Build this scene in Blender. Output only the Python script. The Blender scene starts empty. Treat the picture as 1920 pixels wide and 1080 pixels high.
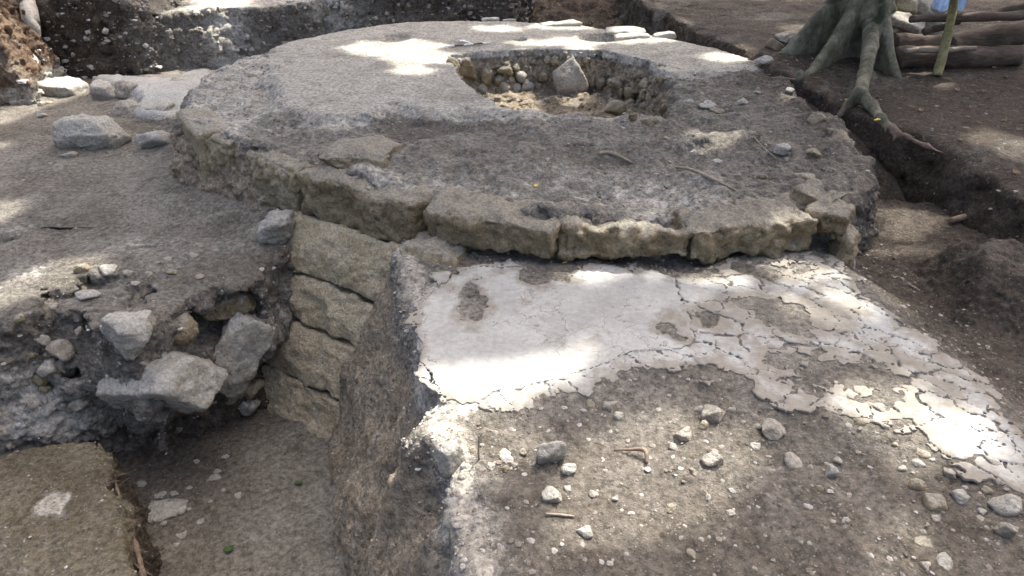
import bpy, bmesh, math, random
import numpy as np
from mathutils import Vector, Matrix

# ------------------------------------------------------------------ camera, sky, sun, exposure
SC = bpy.context.scene
COL = SC.collection
CAM_H, PITCH, FPX = 1.6, math.radians(30.0), 1297.0          # eye height above the platform floor, tilt, focal length in px of 1920
cam_d = bpy.data.cameras.new('camera'); cam = bpy.data.objects.new('camera', cam_d); COL.objects.link(cam)
cam.location = (0, 0, CAM_H); cam.rotation_euler = (math.pi/2 - PITCH, 0, 0)
cam_d.sensor_width = 36; cam_d.lens = FPX/1920*36; cam_d.clip_start = .05; cam_d.clip_end = 500
SC.camera = cam
SUN = np.array([0.26, 0.42, 0.87]); SUN /= np.linalg.norm(SUN)  # towards the sun
W = bpy.data.worlds.new('World'); SC.world = W; W.use_nodes = True
wn = W.node_tree.nodes; sky = wn.new('ShaderNodeTexSky'); sky.sky_type = 'NISHITA'; sky.sun_disc = False
sky.sun_elevation = math.asin(SUN[2]); sky.sun_rotation = math.atan2(SUN[0], SUN[1])
sky.air_density = 0.7; sky.dust_density = 9.0; sky.ozone_density = 0.0
W.node_tree.links.new(sky.outputs[0], wn['Background'].inputs[0]); wn['Background'].inputs[1].default_value = 0.15
sun_d = bpy.data.lights.new('sun', 'SUN'); sun_o = bpy.data.objects.new('sun', sun_d); COL.objects.link(sun_o)
sun_d.energy = 3.1; sun_d.angle = math.radians(0.7); sun_d.color = (1, .955, .885)
sun_o.rotation_euler = Vector(SUN).to_track_quat('Z', 'Y').to_euler()
SC.view_settings.view_transform = 'Standard'; SC.view_settings.look = 'None'
SC.view_settings.exposure = 1.75; SC.view_settings.gamma = 1
SC.render.engine = 'CYCLES'; SC.cycles.max_bounces = 5; SC.cycles.diffuse_bounces = 3; SC.cycles.glossy_bounces = 1; SC.cycles.transmission_bounces = 2

# ------------------------------------------------------------------ helpers
rng = np.random.default_rng(11); random.seed(5)
LAT = rng.uniform(-1, 1, 64**3).astype(np.float32)
f4 = np.float32

def N(p, freq, seed=0):
    q = p*f4(freq) + f4(seed*17.37 + 1000)
    i = np.floor(q); f = (q-i).astype(f4); i = i.astype(np.int32) & 63
    f = f*f*(3-2*f)
    x0, y0, z0 = i[..., 0]*4096, i[..., 1]*64, i[..., 2]
    x1, y1, z1 = ((i[..., 0]+1) & 63)*4096, ((i[..., 1]+1) & 63)*64, (i[..., 2]+1) & 63
    fx, fy, fz = f[..., 0], f[..., 1], f[..., 2]
    L = lambda a, b, t: a+(b-a)*t
    return L(L(L(LAT[x0+y0+z0], LAT[x1+y0+z0], fx), L(LAT[x0+y1+z0], LAT[x1+y1+z0], fx), fy),
             L(L(LAT[x0+y0+z1], LAT[x1+y0+z1], fx), L(LAT[x0+y1+z1], LAT[x1+y1+z1], fx), fy), fz)
def fbm(p, freq, octv=4, seed=0, gain=.5):
    s = 0; a = 1.0
    for o in range(octv): s = s + f4(a)*N(p, freq*2.03**o, seed+o); a *= gain
    return s
def billow(p, freq, octv=3, seed=0, gain=.5):
    s = 0; a = 1.0
    for o in range(octv): s = s + f4(a)*(np.abs(N(p, freq*2.07**o, seed+o))*2-.7); a *= gain
    return s
def P3(x, y, z=0.):
    x, y, z = np.broadcast_arrays(np.asarray(x, f4), np.asarray(y, f4), np.asarray(z, f4))
    return np.stack([x, y, z], -1)
def sstep(a, b, x):
    t = np.clip((x-a)/(b-a), 0, 1); return t*t*(3-2*t)
def smax(a, b, k): h = np.maximum(k-np.abs(a-b), 0)/k; return np.maximum(a, b)+h*h*k*f4(.25)
def smin(a, b, k): return -smax(-a, -b, k)
def sdpoly(pts, x, y):
    d = np.full(np.shape(x), 1e9, f4); inside = np.zeros(np.shape(x), bool); n = len(pts)
    for i in range(n):
        ax, ay = pts[i]; bx, by = pts[(i+1) % n]; ex, ey = bx-ax, by-ay
        wx, wy = x-ax, y-ay
        t = np.clip((wx*ex+wy*ey)/(ex*ex+ey*ey+1e-12), 0, 1)
        d = np.minimum(d, (wx-ex*t)**2+(wy-ey*t)**2)
        c = ((ay <= y) & (by > y)) | ((by <= y) & (ay > y))
        with np.errstate(divide='ignore', invalid='ignore'):
            inside ^= c & (x < ax + (y-ay)/(by-ay+1e-12)*ex)
    return np.where(inside, -np.sqrt(d), np.sqrt(d)).astype(f4)
def at(px, py, z):
    """a point of the place: where the sight line through a photo pixel meets height z"""
    u, v = (px-960)/FPX, (540-py)/FPX
    d = (u, math.cos(PITCH)+v*math.sin(PITCH), -math.sin(PITCH)+v*math.cos(PITCH))
    t = (z-CAM_H)/d[2]
    return (d[0]*t, d[1]*t)
def pxm(x, y, z): return (y*math.cos(PITCH)+(CAM_H-z)*math.sin(PITCH))/FPX       # metres per photo px at a point
def poly(z, *pp): return [at(a, b, z) for a, b in pp]
def on(px, py, top, z=-.5):
    for _ in range(5):
        x, y = at(px, py, z); z = .15*z+.85*float(np.ravel(top(np.array([x], f4), np.array([y], f4)))[0])
    return x, y, z

def surfnets(F, o, h):
    s = F < 0
    nx, ny, nz = F.shape
    c = np.zeros((nx-1, ny-1, nz-1), np.int8)
    for a in (0, 1):
        for b in (0, 1):
            for d in (0, 1): c += s[a:nx-1+a, b:ny-1+b, d:nz-1+d]
    idx = np.argwhere((c > 0) & (c < 8)); del c
    imap = np.full((nx-1, ny-1, nz-1), -1, np.int32); imap[tuple(idx.T)] = np.arange(len(idx))
    cv = {}
    for a in (0, 1):
        for b in (0, 1):
            for d in (0, 1): cv[a, b, d] = F[idx[:, 0]+a, idx[:, 1]+b, idx[:, 2]+d]
    acc = np.zeros((len(idx), 3), f4); cnt = np.zeros(len(idx), f4)
    ks = list(cv)
    for i, p in enumerate(ks):
        for q in ks[i+1:]:
            if sum(abs(p[j]-q[j]) for j in range(3)) != 1: continue
            m = (cv[p] < 0) != (cv[q] < 0)
            t = np.where(m, cv[p]/np.where(m, cv[p]-cv[q], 1), 0)
            for j in range(3): acc[:, j] += np.where(m, p[j]+(q[j]-p[j])*t, 0)
            cnt += m
    V = (idx+acc/cnt[:, None])*h+np.array(o)
    Q = []
    for ax in range(3):
        sl0 = [slice(1, -1)]*3; sl1 = [slice(1, -1)]*3
        sl0[ax] = slice(0, -1); sl1[ax] = slice(1, None)
        a, b = s[tuple(sl0)], s[tuple(sl1)]
        e = np.argwhere(a != b); fl = a[tuple(e.T)]
        e = e+np.array([0 if j == ax else 1 for j in range(3)])
        j, k = (ax+1) % 3, (ax+2) % 3
        def cell(dj, dk):
            t = e.copy(); t[:, j] -= dj; t[:, k] -= dk; return imap[tuple(t.T)]
        q = np.stack([cell(1, 1), cell(0, 1), cell(0, 0), cell(1, 0)], 1)
        q[~fl] = q[~fl][:, ::-1]; Q.append(q)
    return V.astype(f4), np.concatenate(Q)

def grid_axes(b, h): return [np.arange(b[i][0], b[i][1]+h, h, dtype=f4) for i in range(3)]
def solve(b, h, base, noise, band=.11, top=None):
    ax = grid_axes(b, h)
    X, Y = np.meshgrid(ax[0], ax[1], indexing='ij')
    T = top(X, Y) if top is not None else None
    F = (base(X, Y, ax[2][None, None, :], T[..., None]) if T is not None else base(X, Y, ax[2][None, None, :])).astype(f4)
    m = np.argwhere(np.abs(F) < band)
    p = np.stack([ax[i][m[:, i]] for i in range(3)], -1)
    F[tuple(m.T)] += (noise(p, p[:, 2]-T[m[:, 0], m[:, 1]]) if T is not None else noise(p)).astype(f4)
    return surfnets(F, (b[0][0], b[1][0], b[2][0]), h)
def mesh_np(name, V, Q, smooth=True):
    me = bpy.data.meshes.new(name); V = np.ascontiguousarray(V, f4); n = Q.shape[1]
    me.vertices.add(len(V)); me.vertices.foreach_set('co', V.ravel())
    me.loops.add(Q.size); me.loops.foreach_set('vertex_index', np.ascontiguousarray(Q, np.int32).ravel())
    me.polygons.add(len(Q)); me.polygons.foreach_set('loop_start', np.arange(0, Q.size, n, dtype=np.int32))
    me.polygons.foreach_set('use_smooth', np.full(len(Q), smooth)); me.update(calc_edges=True); me.validate()
    return me
def normals(me):
    a = np.empty(len(me.vertices)*3, f4); me.vertices.foreach_get('normal', a); return a.reshape(-1, 3)
def coords(me):
    a = np.empty(len(me.vertices)*3, f4); me.vertices.foreach_get('co', a); return a.reshape(-1, 3)
def setco(me, V): me.vertices.foreach_set('co', np.ascontiguousarray(V, f4).ravel()); me.update()
def attr(me, name, v):
    a = me.attributes.new(name, 'FLOAT', 'POINT'); a.data.foreach_set('value', np.ascontiguousarray(v, f4))
def link(name, me, mat, parent=None, kind=None, label=None, cat=None, group=None):
    o = bpy.data.objects.new(name, me); COL.objects.link(o)
    if me is not None and mat is not None and len(me.materials) == 0: me.materials.append(mat)
    if parent is not None: o.parent = parent
    if kind: o['kind'] = kind
    if label: o['label'] = label
    if cat: o['category'] = cat
    if group: o['group'] = group
    return o
def gridmesh(name, x0, x1, y0, y1, h, top):
    xs, ys = np.arange(x0, x1+h, h, dtype=f4), np.arange(y0, y1+h, h, dtype=f4)
    X, Y = np.meshgrid(xs, ys, indexing='ij'); Z = top(X, Y)
    V = np.stack([X, Y, Z], -1).reshape(-1, 3); I = np.arange(X.size).reshape(X.shape)
    Q = np.stack([I[:-1, :-1], I[1:, :-1], I[1:, 1:], I[:-1, 1:]], -1).reshape(-1, 4)
    return mesh_np(name, V, Q)
def roughen(me, amp_side, amp_top, freq=9, seed=0, fine=.4):
    V, n = coords(me), normals(me)
    side = 1-sstep(.45, .85, n[:, 2]); a = amp_top+(amp_side-amp_top)*side
    d = billow(V, freq, 4, seed, .55)*a + fbm(V, freq*5, 2, seed+9)*a*fine
    setco(me, V+n*d[:, None])

# ------------------------------------------------------------------ materials
def M(name): m = bpy.data.materials.new(name); m.use_nodes = True; return m
class G:
    def __init__(s, m): s.t = m.node_tree; s.b = s.t.nodes['Principled BSDF']; s.pos = s.n('ShaderNodeNewGeometry').outputs['Position']
    def n(s, k, **kw):
        x = s.t.nodes.new(k)
        for a, v in kw.items(): setattr(x, a, v)
        return x
    def lk(s, a, b): s.t.links.new(a, b)
    def noise(s, scale, detail=6, rough=.6, vec=None, out=0):
        x = s.n('ShaderNodeTexNoise'); x.inputs['Scale'].default_value = scale; x.inputs['Detail'].default_value = detail
        x.inputs['Roughness'].default_value = rough; s.lk(vec or s.pos, x.inputs['Vector']); return x.outputs[out]
    def vor(s, scale, out='Distance', feature='F1', vec=None):
        x = s.n('ShaderNodeTexVoronoi', feature=feature); x.inputs['Scale'].default_value = scale; s.lk(vec or s.pos, x.inputs['Vector']); return x.outputs[out]
    def rng(s, v, a, b, c=0., d=1.):
        x = s.n('ShaderNodeMapRange'); x.interpolation_type = 'SMOOTHSTEP'
        for i, q in enumerate((a, b, c, d)): x.inputs[i+1].default_value = q
        s.lk(v, x.inputs[0]); return x.outputs[0]
    def math(s, op, a, b=None):
        x = s.n('ShaderNodeMath', operation=op)
        for i, q in enumerate((a, b)):
            if q is None: continue
            if isinstance(q, (int, float)): x.inputs[i].default_value = q
            else: s.lk(q, x.inputs[i])
        return x.outputs[0]
    def mix(s, f, a, b, mode='MIX'):
        x = s.n('ShaderNodeMix', data_type='RGBA', blend_type=mode)
        for sock, q in ((x.inputs[0], f), (x.inputs[6], a), (x.inputs[7], b)):
            if isinstance(q, (int, float)): sock.default_value = q
            elif isinstance(q, tuple): sock.default_value = (*q, 1)
            else: s.lk(q, sock)
        return x.outputs[2]
    def at(s, name): return s.n('ShaderNodeAttribute', attribute_name=name).outputs['Fac']
    def grey(s, v):
        x = s.n('ShaderNodeCombineColor'); [s.lk(v, x.inputs[i]) for i in range(3)]; return x.outputs[0]
    def bump(s, h, strength, dist, prev=None):
        x = s.n('ShaderNodeBump'); x.inputs['Strength'].default_value = strength; x.inputs['Distance'].default_value = dist
        s.lk(h, x.inputs['Height'])
        if prev is not None: s.lk(prev, x.inputs['Normal'])
        return x.outputs[0]
    def done(s, col, nrm, rough=.93, spec=.25):
        s.lk(col, s.b.inputs['Base Color']); s.lk(nrm, s.b.inputs['Normal'])
        s.b.inputs['Roughness'].default_value = rough; s.b.inputs['Specular IOR Level'].default_value = spec

SOIL = ((.185, .164, .132), (.318, .291, .245)); DARK = (.060, .044, .031); PALE = ((.315, .290, .240), (.430, .408, .355))
def earth(name, c1=SOIL[0], c2=SOIL[1], speck=.5, bumpy=1., dark=DARK):
    m = M(name); g = G(m)
    nA, nB, nC = g.noise(1.1, 6, .65), g.noise(5.5, 6, .68), g.noise(31, 5, .75)
    col = g.mix(g.rng(g.noise(2.6, 6, .62), .30, .70), c1, c2)
    col = g.mix(g.rng(nB, .52, .66, 0, .55), col, tuple(.52*c for c in c1))            # damp earth
    col = g.mix(g.rng(nA, .52, .66, 0, .6), col, (.36, .335, .280))                     # pale lime dust
    col = g.mix(g.at('brown'), col, g.mix(g.rng(nB, .3, .7), (.345, .275, .18), (.56, .465, .335)))
    col = g.mix(g.at('dark'), col, g.mix(g.rng(nB, .35, .65), dark, tuple(1.7*c for c in dark)))
    pl = g.mix(g.rng(nB, .3, .7), *PALE)
    pl = g.mix(g.rng(nA, .5, .68, 0, .55), pl, c1)
    pm = g.math('ADD', g.at('plaster'), g.math('MULTIPLY', g.math('SUBTRACT', g.noise(12, 6, .72), .5), .9))
    pm = g.math('MULTIPLY', g.rng(pm, .33, .70), g.rng(g.at('plaster'), .02, .15))
    col = g.mix(pm, col, pl)
    nF = g.noise(19, 6, .8)
    fl = g.math('MULTIPLY', g.rng(nF, .575, .63, 0, .75), g.rng(nB, .42, .60))
    fl = g.math('MULTIPLY', fl, g.math('SUBTRACT', 1., g.math('MULTIPLY', g.at('dark'), .8)))
    col = g.mix(fl, col, (.44, .425, .38))
    col = g.mix(g.rng(nF, .345, .43, .8, 0), col, tuple(.33*c for c in c1))
    v1 = g.n('ShaderNodeTexVoronoi'); v1.inputs['Scale'].default_value = 70; g.lk(g.pos, v1.inputs['Vector'])
    vc = g.n('ShaderNodeSeparateColor'); g.lk(v1.outputs['Color'], vc.inputs[0])
    sp = g.math('MULTIPLY', g.rng(v1.outputs['Distance'], .2, .36, 1, 0), g.rng(vc.outputs[0], .80, .86))
    col = g.mix(g.math('MULTIPLY', sp, speck), col, (.48, .465, .42))
    dk = g.math('MULTIPLY', g.rng(v1.outputs['Distance'], .2, .36, 1, 0), g.rng(vc.outputs[1], .84, .9))
    col = g.mix(g.math('MULTIPLY', dk, .6), col, (.06, .05, .04))
    col = g.mix(1., col, g.grey(g.rng(nC, .27, .73, .46, 1.5)), 'MULTIPLY')
    soft = g.math('SUBTRACT', 1.1, g.math('MULTIPLY', pm, .85))
    b = g.math('MULTIPLY', g.math('ADD', g.math('ADD', g.noise(40, 6, .75), g.math('MULTIPLY', nF, .9)), g.math('MULTIPLY', sp, .25)), soft)
    g.done(col, g.bump(b, .95*bumpy, .04)); return m
def stone(name, c1, c2, dust=(.40, .39, .355), dustamt=.8, bumpy=1., pits=.6, spots=.8):
    m = M(name); g = G(m); tc = g.n('ShaderNodeTexCoord').outputs['Object']
    col = g.mix(g.rng(g.noise(5, 8, .65), .3, .7), c1, c2)
    col = g.mix(g.rng(g.noise(13, 5, .72), .55, .70, 0, spots), col, tuple(.36*c for c in c1))
    col = g.mix(g.rng(g.noise(9, 8, .75), .60, .68, 0, .8), col, (.48, .47, .43))
    nz = g.n('ShaderNodeSeparateXYZ'); g.lk(g.n('ShaderNodeNewGeometry').outputs['Normal'], nz.inputs[0])
    dm = g.rng(g.math('ADD', nz.outputs[2], g.math('MULTIPLY', g.math('SUBTRACT', g.noise(12, 6, .7), .5), 1.1)), .45, .85, 0, dustamt)
    col = g.mix(dm, col, dust)
    col = g.mix(1., col, g.grey(g.rng(g.noise(45, 7, .75), .25, .75, .6, 1.35)), 'MULTIPLY')
    pit = g.rng(g.vor(38), .1, .45)
    h = g.math('ADD', g.math('MULTIPLY', g.noise(28, 6, .75), 1.), g.math('MULTIPLY', pit, .18*pits))
    g.done(col, g.bump(h, 1.*bumpy, .045)); return m
def simple(name, c1, c2, scale=12, rough=.8, bumps=.4, stretch=(1, 1, 1), spot=None):
    m = M(name); g = G(m)
    mp = g.n('ShaderNodeMapping'); mp.inputs['Scale'].default_value = stretch; g.lk(g.n('ShaderNodeTexCoord').outputs['Object'], mp.inputs[0])
    v = mp.outputs[0]
    col = g.mix(g.rng(g.noise(scale, 7, .65, v), .3, .7), c1, c2)
    if spot: col = g.mix(g.rng(g.noise(scale*.6, 5, .6, v), .55, .68, 0, .85), col, spot)
    col = g.mix(1., col, g.grey(g.rng(g.noise(scale*5, 5, .75, v), .25, .75, .6, 1.35)), 'MULTIPLY')
    g.done(col, g.bump(g.noise(scale*3, 7, .75, v), bumps, .03), rough); return m

M_EARTH = earth('trodden_soil')
M_FLOOR = earth('trench_floor_soil', (.26, .232, .182), (.385, .355, .295), .5)
M_BROWN = earth('brown_soil', (.24, .195, .14), (.34, .285, .215), .4)
M_HUMUS = earth('humus', (.082, .062, .046), (.145, .115, .086), .45, 1.2)
M_PLAS = M('lime_plaster')
g = G(M_PLAS)
c = g.mix(g.rng(g.noise(3.1, 8, .6), .3, .7), (.318, .314, .29), (.398, .394, .366))
c = g.mix(g.rng(g.noise(4.2, 7, .75), .52, .68, 0, .7), c, (.25, .222, .18))
ve = g.n('ShaderNodeTexVoronoi', feature='DISTANCE_TO_EDGE'); ve.inputs['Scale'].default_value = 5.5
mv = g.n('ShaderNodeVectorMath', operation='ADD'); nv = g.n('ShaderNodeTexNoise'); nv.inputs['Scale'].default_value = 7; nv.inputs['Detail'].default_value = 5; g.lk(g.pos, nv.inputs['Vector'])
sv = g.n('ShaderNodeVectorMath', operation='SCALE'); sv.inputs['Scale'].default_value = .28; g.lk(nv.outputs['Color'], sv.inputs[0]); g.lk(g.pos, mv.inputs[0]); g.lk(sv.outputs[0], mv.inputs[1]); g.lk(mv.outputs[0], ve.inputs['Vector'])
hair = g.math('MULTIPLY', g.rng(ve.outputs['Distance'], .004, .014, 1, 0), g.rng(g.noise(2.2, 3, .5), .50, .56))
c = g.mix(g.math('MULTIPLY', hair, .7), c, (.1, .085, .065))
c = g.mix(g.rng(g.noise(48, 5, .7), .58, .72, 0, .5), c, (.2, .18, .15))
dm = g.math('ADD', g.at('dirt'), g.math('MULTIPLY', g.math('SUBTRACT', g.noise(9, 7, .75), .5), 1.3))
c = g.mix(g.rng(dm, .25, .8, 0, .85), c, g.mix(g.noise(20, 4), (.17, .148, .116), (.28, .255, .21)))
c = g.mix(1., c, g.grey(g.rng(g.noise(30, 8, .75), .25, .75, .82, 1.15)), 'MULTIPLY')
nb = g.bump(g.noise(22, 9, .65), .5, .012); nb = g.bump(g.noise(120, 4, .7), .25, .004, nb)
g.done(c, nb, .85)
M_STONE = stone('olive_limestone', (.32, .26, .15), (.48, .41, .275), dust=(.42, .395, .335), dustamt=.7)
M_STONED = stone('brown_limestone', (.22, .172, .10), (.39, .325, .21), dust=(.40, .37, .31), dustamt=.75)
M_PALE = stone('pale_limestone', (.42, .385, .31), (.58, .55, .475), dust=(.55, .53, .47), spots=.55)
M_CREAM = stone('cream_limestone', (.40, .345, .265), (.56, .51, .42), dust=(.50, .48, .43), dustamt=.5, spots=.5)
M_BARK = simple('mossy_bark', (.075, .074, .048), (.26, .245, .175), 5, .8, .9, stretch=(1, 1, .7), spot=(.03, .042, .018))
M_ROOT = simple('root_bark', (.13, .095, .068), (.24, .18, .132), 14, .75, .35)
M_LOG = simple('old_log_wood', (.07, .052, .04), (.15, .115, .085), 9, .85, .7, (.25, 1, 1), spot=(.2, .17, .12))
M_STICK = simple('pale_dry_wood', (.24, .195, .14), (.36, .30, .225), 20, .7, .4)
M_POST = simple('lichened_post_bark', (.20, .18, .075), (.33, .30, .15), 16, .75, .4, spot=(.4, .38, .28))
M_BLUE = simple('pale_blue_sheet', (.42, .58, .80), (.50, .66, .86), 5, .5, .1)
M_WHITE = simple('white_paint', (.75, .75, .74), (.8, .8, .8), 9, .6, .05)
M_BLACK = simple('black_paint', (.03, .03, .03), (.05, .05, .05), 9, .6, .05)
M_GLEAF = simple('green_leaf', (.04, .085, .02), (.075, .14, .035), 30, .5, .2)
M_YLEAF = simple('yellow_leaf', (.55, .38, .06), (.7, .52, .12), 30, .6, .2)
M_DLEAF = simple('dry_leaf', (.17, .11, .06), (.30, .21, .12), 30, .7, .3)
M_CANOPY = M('canopy_leaf'); g = G(M_CANOPY)
g.b.inputs['Base Color'].default_value = (.07, .14, .03, 1); g.b.inputs['Roughness'].default_value = .55
tr = g.n('ShaderNodeBsdfTranslucent'); tr.inputs[0].default_value = (.16, .22, .06, 1); ad = g.n('ShaderNodeMixShader'); ad.inputs[0].default_value = .35
g.lk(g.b.outputs[0], ad.inputs[1]); g.lk(tr.outputs[0], ad.inputs[2]); g.lk(ad.outputs[0], g.t.nodes['Material Output'].inputs[0])
# pebbles carry a tone of their own
M_PEB = M('pebbles'); g = G(M_PEB)
c = g.mix(g.at('tone'), (.15, .125, .10), (.55, .53, .48)); c = g.mix(1., c, g.grey(g.rng(g.noise(60, 6, .7), .25, .75, .7, 1.25)), 'MULTIPLY')
g.done(c, g.bump(g.noise(90, 6, .7), .6, .01))

# ------------------------------------------------------------------ the lie of the land (heights in metres, platform floor = 0)
ZF, ZL, ZT = -1.75, -.62, -.34          # trench floor, left terrace, plaster terrace
RIM = [(-2.84, 5.75), (-3.08, 6.5), (-3.15, 7.3), (-3.02, 8.0), (-2.72, 8.8), (-2.2, 9.6), (-1.5, 10.2), (-.7, 10.3), (0, 10.28), (.95, 10.0), (1.75, 9.2),
       (2.4, 8.4), (2.72, 7.6), (2.74, 6.6), (2.66, 5.8), (2.56, 5.0), (2.47, 4.4), (2.2, 4.08), (1.8, 3.92), (1.05, 3.8), (.25, 3.8), (-.3, 3.95), (-.62, 4.08), (-1.5, 4.66), (-2.05, 5.08), (-2.5, 5.42)]
PIT = poly(0, (838, 103), (880, 99), (1000, 91), (1130, 93), (1215, 112), (1262, 145), (1268, 180), (1255, 214), (1180, 216), (1060, 212), (940, 203), (905, 180), (868, 148))
PLAST = poly(0, (470, 60), (500, 100), (497, 140), (530, 190), (585, 216), (660, 214), (740, 205), (830, 212), (930, 214), (1010, 214), (1010, 190), (1200, 120), (1265, 140), (1340, 132), (1440, 112), (1500, 60), (1000, 20), (640, 20))
LEDGE = poly(-.04, (340, 215), (385, 130), (480, 92), (497, 150), (530, 195), (420, 240))
def ell(cx, cy, rx, ry, z, x, y):
    """0 at the middle of an oval patch of ground, 1 on its edge; oval given as the photo shows it"""
    X0, Y0 = at(cx, cy, z); a = abs(at(cx+rx, cy, z)[0]-X0)+1e-6; b = abs(at(cx, cy-ry, z)[1]-at(cx, cy+ry, z)[1])/2+1e-6
    return np.sqrt(((x-X0)/a)**2+((y-Y0)/b)**2)
def top_platform(x, y):
    p = P3(x, y); pl = sdpoly(PLAST, x, y)+fbm(p, 3, 6, 3, .6)*.15
    lift = 1-sstep(-.15, .05, pl)
    z = -.048+.048*lift + (1-lift)*(fbm(p, 2.4, 6, 21, .58)*.06+billow(p, 6, 4, 5)*.018)+fbm(p, 1.1, 3, 8)*.014
    z = z-.075*sstep(5.3, 4.0, y)*(1-lift)
    z = z+.05*(1-sstep(.3, 1.2, ell(1480, 250, 160, 90, 0, x, y)))
    z = z-.07*(1-sstep(.35, 1.05, ell(775, 240, 85, 28, -.05, x, y)))
    z = z-.05*(1-sstep(.5, 1.0, ell(740, 71, 36, 8, 0, x, y)))-.05*(1-sstep(.5, 1.0, ell(975, 74, 16, 4, 0, x, y)))
    z = z-.10*(1-sstep(.6, 1.0, ell(1132, 68, 55, 9, 0, x, y)))
    z = z-.02*(1-sstep(.4, 1.0, ell(1150, 370, 180, 60, -.1, x, y)))
    return z.astype(f4)
TEDGE = poly(ZT-.02, (735, 470), (752, 510), (770, 560), (778, 620), (788, 690), (828, 722), (802, 780), (818, 830), (832, 880), (824, 940), (850, 985), (868, 1080))
TERR = TEDGE+[(-.12, 1.0), (5.2, 1.0), (5.2, 5.4), (-.4, 5.4), (-.62, 4.3)]
TRE = poly(ZT, (1545, 470), (1610, 520), (1720, 612), (1930, 775)); TRIGHT = [(2.2, 6.5), (1.9, 4.6)]+TRE+[(2.4, .5), (9, .5), (9, 6.5)]
BANK = poly(.12, (1195, 0), (1240, 25), (1300, 50), (1380, 78), (1445, 104))+poly(-.02, (1480, 140))+poly(-.1, (1560, 190))+poly(-.16, (1640, 238), (1740, 268), (1840, 318), (1920, 356), (2100, 470))+[(9, 3.0), (9, 16), (1.6, 16)]
def top_ground(x, y):
    p = P3(x, y)
    z = ZT-.025*(3.9-y)+fbm(p, 1.3, 4, 31)*.012
    soil = sstep(.0, .12, sdpoly(PLREG, x, y)+fbm(p, 4, 3, 2)*.06)
    z = z+soil*(fbm(p, 3.2, 5, 33)*.022+billow(p, 9, 3, 35)*.009-.022)
    r = sdpoly(TRIGHT, x, y); z = z-.17*sstep(.02, -.42, r)
    m = np.sqrt(((x-3.10)/.60)**2+((y-3.60)/.40)**2)+fbm(p, 3, 5, 41, .6)*.28
    z = z+(.25+fbm(p, 6, 3, 43)*.04)*(1-sstep(.45, 1.0, m))
    return z.astype(f4)
def top_bank(x, y):
    p = P3(x, y)
    return (np.interp(y, [3, 5, 6.4, 7.6, 9, 14], [-.24, -.16, -.10, .04, .11, .2]).astype(f4)+.03*(x-3.5)*sstep(6, 4.5, y)+fbm(p, 1.4, 5, 51)*.035+billow(p, 8, 3, 53)*.010).astype(f4)
def top_left(x, y):
    p = P3(x, y)
    z = ZL+.05*sstep(5, 9, y)+fbm(p, 1.2, 5, 61)*.03+billow(p, 8, 3, 63)*.006
    z = z+.10*(1-sstep(0, .5, sdpoly(RIM, x, y)-.05))
    z = z+.09*(1-sstep(-.1, .06, sdpoly(BED, x, y)+fbm(p, 2.5, 4, 65)*.10))
    z = z+.30*sstep(2.1, 2.6, x)*sstep(9.2, 8.2, y)*sstep(5.1, 6.0, y)
    z = z-.05*sstep(8.8, 9.6, y)+np.maximum(0, y-10.5)*.25*sstep(-.3, .6, x)
    return z.astype(f4)
def top_floor(x, y):
    p = P3(x, y); return (ZF+fbm(p, 1.4, 4, 71)*.03+billow(p, 9, 4, 73)*.008+.10*sstep(.35, 0, np.abs(x+.85-.16*(y-2.4)))).astype(f4)
BED = poly(-.52, (175, 138), (280, 150), (390, 125), (350, 222), (262, 216), (250, 190))
PLREG = poly(ZT, (838, 512), (900, 498), (985, 497), (1010, 525), (1060, 515), (1115, 492), (1210, 500), (1290, 520), (1400, 485), (1530, 468), (1612, 530), (1720, 618), (1940, 782), (1940, 905), (1800, 858), (1700, 800), (1560, 765), (1480, 745), (1370, 705), (1200, 668), (1100, 715), (960, 745), (850, 760), (795, 700), (778, 640), (792, 560))
LLIP = poly(ZL, (-260, 690), (-60, 612), (60, 596), (140, 588), (188, 606), (240, 622), (285, 590), (330, 562), (400, 540), (470, 528), (520, 476))
LEFT = LLIP+[(-1.55, 4.9), (-7, 4.9), (-7, 3.0)]

# --- trench floor
me = gridmesh('trench_floor', -4.3, -.25, 1.2, 4.6, .017, top_floor); roughen(me, .0, .004, 22, 3)
V = coords(me); attr(me, 'plaster', .42*(N(V, 1.5, 4) > .15)*sstep(-2.4, -1.5, V[:, 0])); attr(me, 'dark', .55*sstep(-1.4, -2.2, V[:, 0]-.3*N(V, 2.5, 3)))
link('trench_floor', me, M_FLOOR, kind='structure'); floor_me = me

# --- plaster terrace with its cut face, the corridor right of the platform and the spoil mound
def base_terr(X, Y, Z, t):
    p = P3(X, Y)
    sd = (sdpoly(TERR, X, Y)+fbm(p, 3.5, 4, 81)*.05)[..., None]
    return smax(Z-t, (sd+(Z-t)*.40)*f4(.92), .05)
def noise_terr(p, below):
    dep = sstep(-.01, -.14, below)
    n = fbm(p, 3.2, 5, 83, .45)*.055
    lay = N(p*np.array([1, 1, .22], f4), 9, 86)*.022
    return -(n*.8+lay)*dep
V, Q = solve(((-1.75, .255), (1.25, 4.6), (-1.9, -.2)), .0155, base_terr, noise_terr, top=top_ground)
V2, Q2 = solve(((.24, 4.6), (1.25, 5.0), (-.72, .02)), .0155, base_terr, noise_terr, top=top_ground)
me = mesh_np('terrace', np.concatenate([V, V2]), np.concatenate([Q, Q2+len(V)])); roughen(me, .006, .0035, 22, 5, 1.2)
V, n = coords(me), normals(me); t = top_ground(V[:, 0], V[:, 1]); side = 1-sstep(.4, .8, n[:, 2])
lip = np.exp(-((V[:, 2]-t)/.22)**2)*sstep(.35, -.02, sdpoly(TERR, V[:, 0], V[:, 1])+.18)
edge = np.clip(1-np.abs(sdpoly(TERR, V[:, 0], V[:, 1])+.05)/.30, 0, 1)
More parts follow.
